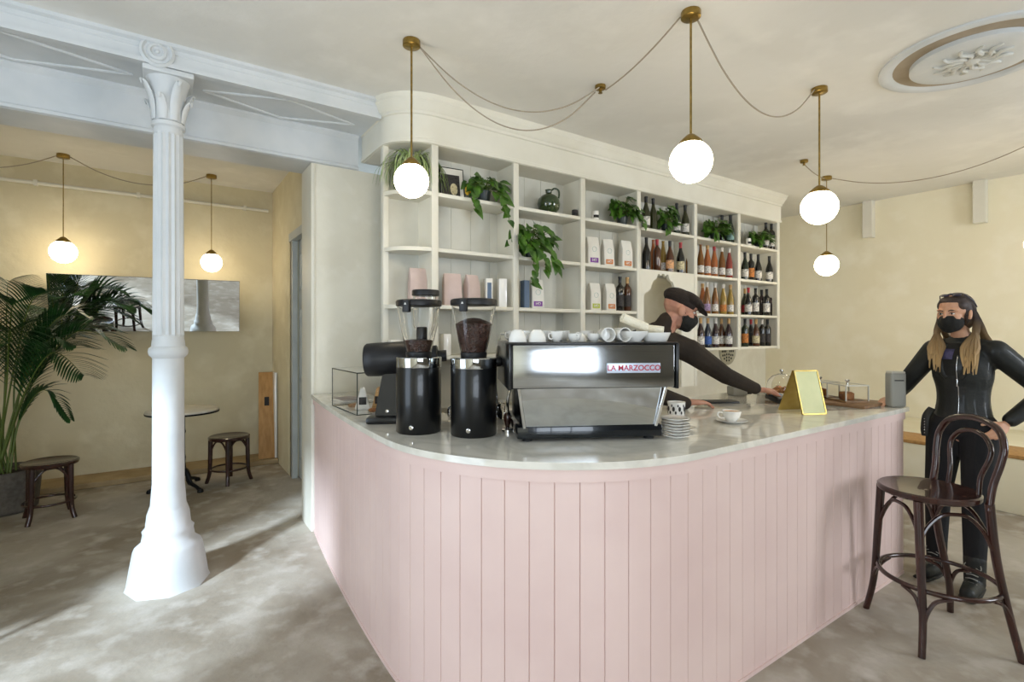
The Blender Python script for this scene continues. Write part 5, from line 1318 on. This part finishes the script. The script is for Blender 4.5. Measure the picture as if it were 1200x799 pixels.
for a, tf in ((aL, V(-.97, -.05, 0)), (aR, V(-.97, .12, 0))):
    bm = BM(); tf = tf.normalized(); z = V(a.x, a.y, 0)
    chain(bm, [z-tf*.03+V(0, 0, .048), z+tf*.06+V(0, 0, .046), z+tf*.155+V(0, 0, .040)], [.046, .045, .038]); chain(bm, [z+V(0, 0, .06), z-tf*.005+V(0, 0, .19)], [.050, .054])
    b = fuse(bm, .006, 2); bmesh.ops.bisect_plane(b, geom=b.verts[:]+b.edges[:]+b.faces[:], plane_co=(0, 0, .012), plane_no=(0, 0, 1), clear_inner=True); bmesh.ops.holes_fill(b, edges=b.edges[:])
    bt = put('boot', b, M['leather'], root, label='black ankle boot')
    bm = BM(); tube(bm, [z-tf*.065+V(0, 0, .012), z+tf*.07+V(0, 0, .012), z+tf*.19+V(0, 0, .012)], [.040, .048, .040], 14, sm=4, flat=.25, up=(0, 0, 1)); put('sole', bm, M['rubber'], root)
    bm = BM(); sd = V(-tf.y, tf.x, 0)
    for k in range(5):
        c = z+tf*(.085-.014*k)+V(0, 0, .084+.019*k); tube(bm, [c-sd*.026-V(0, 0, .008), c+tf*.008, c+sd*.026-V(0, 0, .008)], .0028, 6, sm=3)
    for s in (-1, 1): c = z+tf*.035+V(0, 0, .16); tube(bm, [c, c+sd*s*.03+V(0, 0, .012), c+sd*s*.035+tf*.02-V(0, 0, .01), c], .0022, 6, sm=4)
    put('laces', bm, M['grey_plastic'], root, label='grey bootlaces')
# hair: cap of hair swept back, then long locks over both shoulders
bm = BM()
E(bm, HW, (-.034, 0, .036), (.090, .083, .086)); E(bm, HW, (-.055, 0, -.02), (.065, .080, .09)); E(bm, HW, (.002, 0, .082), (.066, .066, .026), RY(R(10)))
for y in (-1, 1): E(bm, HW, (-.036, y*.060, .0), (.050, .026, .080)); E(bm, HW, (.004, y*.050, .050), (.046, .026, .036), RY(R(14)))
bm = fuse(bm, .004, 8)
rnd = random.Random(6)
for k in range(90):
    s = -1 if k % 2 else 1; q = rnd.random()
    p0 = HW @ V(-.02-.06*q, s*.066*(1-.35*q), .05-.04*q)
    fr2 = rnd.random() < .72
    off = rnd.uniform(.055, .115)
    end = B(.140, s*off, 1.25+.13*rnd.random()) if fr2 else B(-.10-.02*q, s*off, 1.30+.06*rnd.random())
    m1 = HW @ V(-.03-.05*q, s*(.092-.015*q), -.04); m2 = HW @ V((.00 if fr2 else -.07)-.02*q, s*.098, -.115)
    m3 = (B(.112, s*off, 1.405) if fr2 else B(-.09, s*off, 1.40))+V(rnd.uniform(-.012, .012), rnd.uniform(-.012, .012), 0)
    tube(bm, [p0, m1, m2, m3, end], [.017, .018, .016, .013, .003], 7, sm=5, flat=.6)
put('hair', bm, M['hair_w'], root, label='long brown hair fading to blonde', angle=60)
bm = BM()
for s in (-1, 1):
    ell(bm, HW @ V(.022, s*.030, .110), (.014, .024, .007), HW.to_3x3() @ RY(R(20)).to_3x3())
tube(bm, [HW @ V(.018, -.02, .114), HW @ V(.024, 0, .118), HW @ V(.018, .02, .114)], .003, 6)
for s in (-1, 1): tube(bm, [HW @ V(.01, s*.062, .108), HW @ V(-.03, s*.082, .07), HW @ V(-.06, s*.084, .03)], .003, 6, sm=4)
put('sunglasses', bm, mat('dark_violet_lenses', '#2a2438', .15, coat=.5), root, label='dark sunglasses pushed up on the hair')
# ============================================================ DAYLIGHT, CAMERA
W = bpy.data.worlds.new('World'); bpy.context.scene.world = W; W.use_nodes = True
bg = W.node_tree.nodes['Background']; bg.inputs['Color'].default_value = (.62, .78, 1, 1); bg.inputs['Strength'].default_value = 1.9
def area(name, loc, rot, sx_, sy_, power, col):
    l = bpy.data.lights.new(name, 'AREA'); l.shape = 'RECTANGLE'; l.size = sx_; l.size_y = sy_; l.energy = power; l.color = col
    o = bpy.data.objects.new(name, l); C.objects.link(o); o.location = loc; o.rotation_euler = rot
    return o
area('window_daylight', (-.64, YF-.3, 1.65), (PI/2, 0, 0), 2.5, 2.2, 115, (.86, .93, 1))
area('window_daylight', (5.1, YF-.3, 1.8), (PI/2, 0, 0), 1.6, 1.8, 130, (.9, .95, 1))
area('doorway_daylight', (XL-.4, 1.67, 1.4), (PI/2, 0, -PI/2), 1.6, 2.7, 40, (.8, .9, 1))
p_ = bpy.data.lights.new('passage_lamp', 'POINT'); p_.energy = 14; p_.shadow_soft_size = .08; p_.color = (1, .93, .8)
po = bpy.data.objects.new('passage_lamp', p_); C.objects.link(po); po.location = (3.9, 3.9, 2.4)
s = bpy.data.lights.new('sun', 'SUN'); s.energy = 6.0; s.angle = R(5); s.color = (.68, .83, 1)
so = bpy.data.objects.new('sun', s); C.objects.link(so)
so.rotation_euler = V(.8, .6, -math.tan(R(34))).to_track_quat('-Z', 'Y').to_euler()
cam = bpy.data.cameras.new('camera'); co = bpy.data.objects.new('camera', cam); C.objects.link(co)
co.location = (0, 0, 1.5); co.rotation_euler = (PI/2, 0, -math.atan2(.565, .825))
cam.sensor_width = 36; cam.lens = 18; cam.shift_y = -11.5/1200; cam.clip_start = .05
sc = bpy.context.scene; sc.camera = co
sc.view_settings.view_transform = 'Standard'; sc.view_settings.look = 'None'
sc.view_settings.gamma = 1; sc.view_settings.use_curve_mapping = False
sc.view_settings.exposure = 0.0
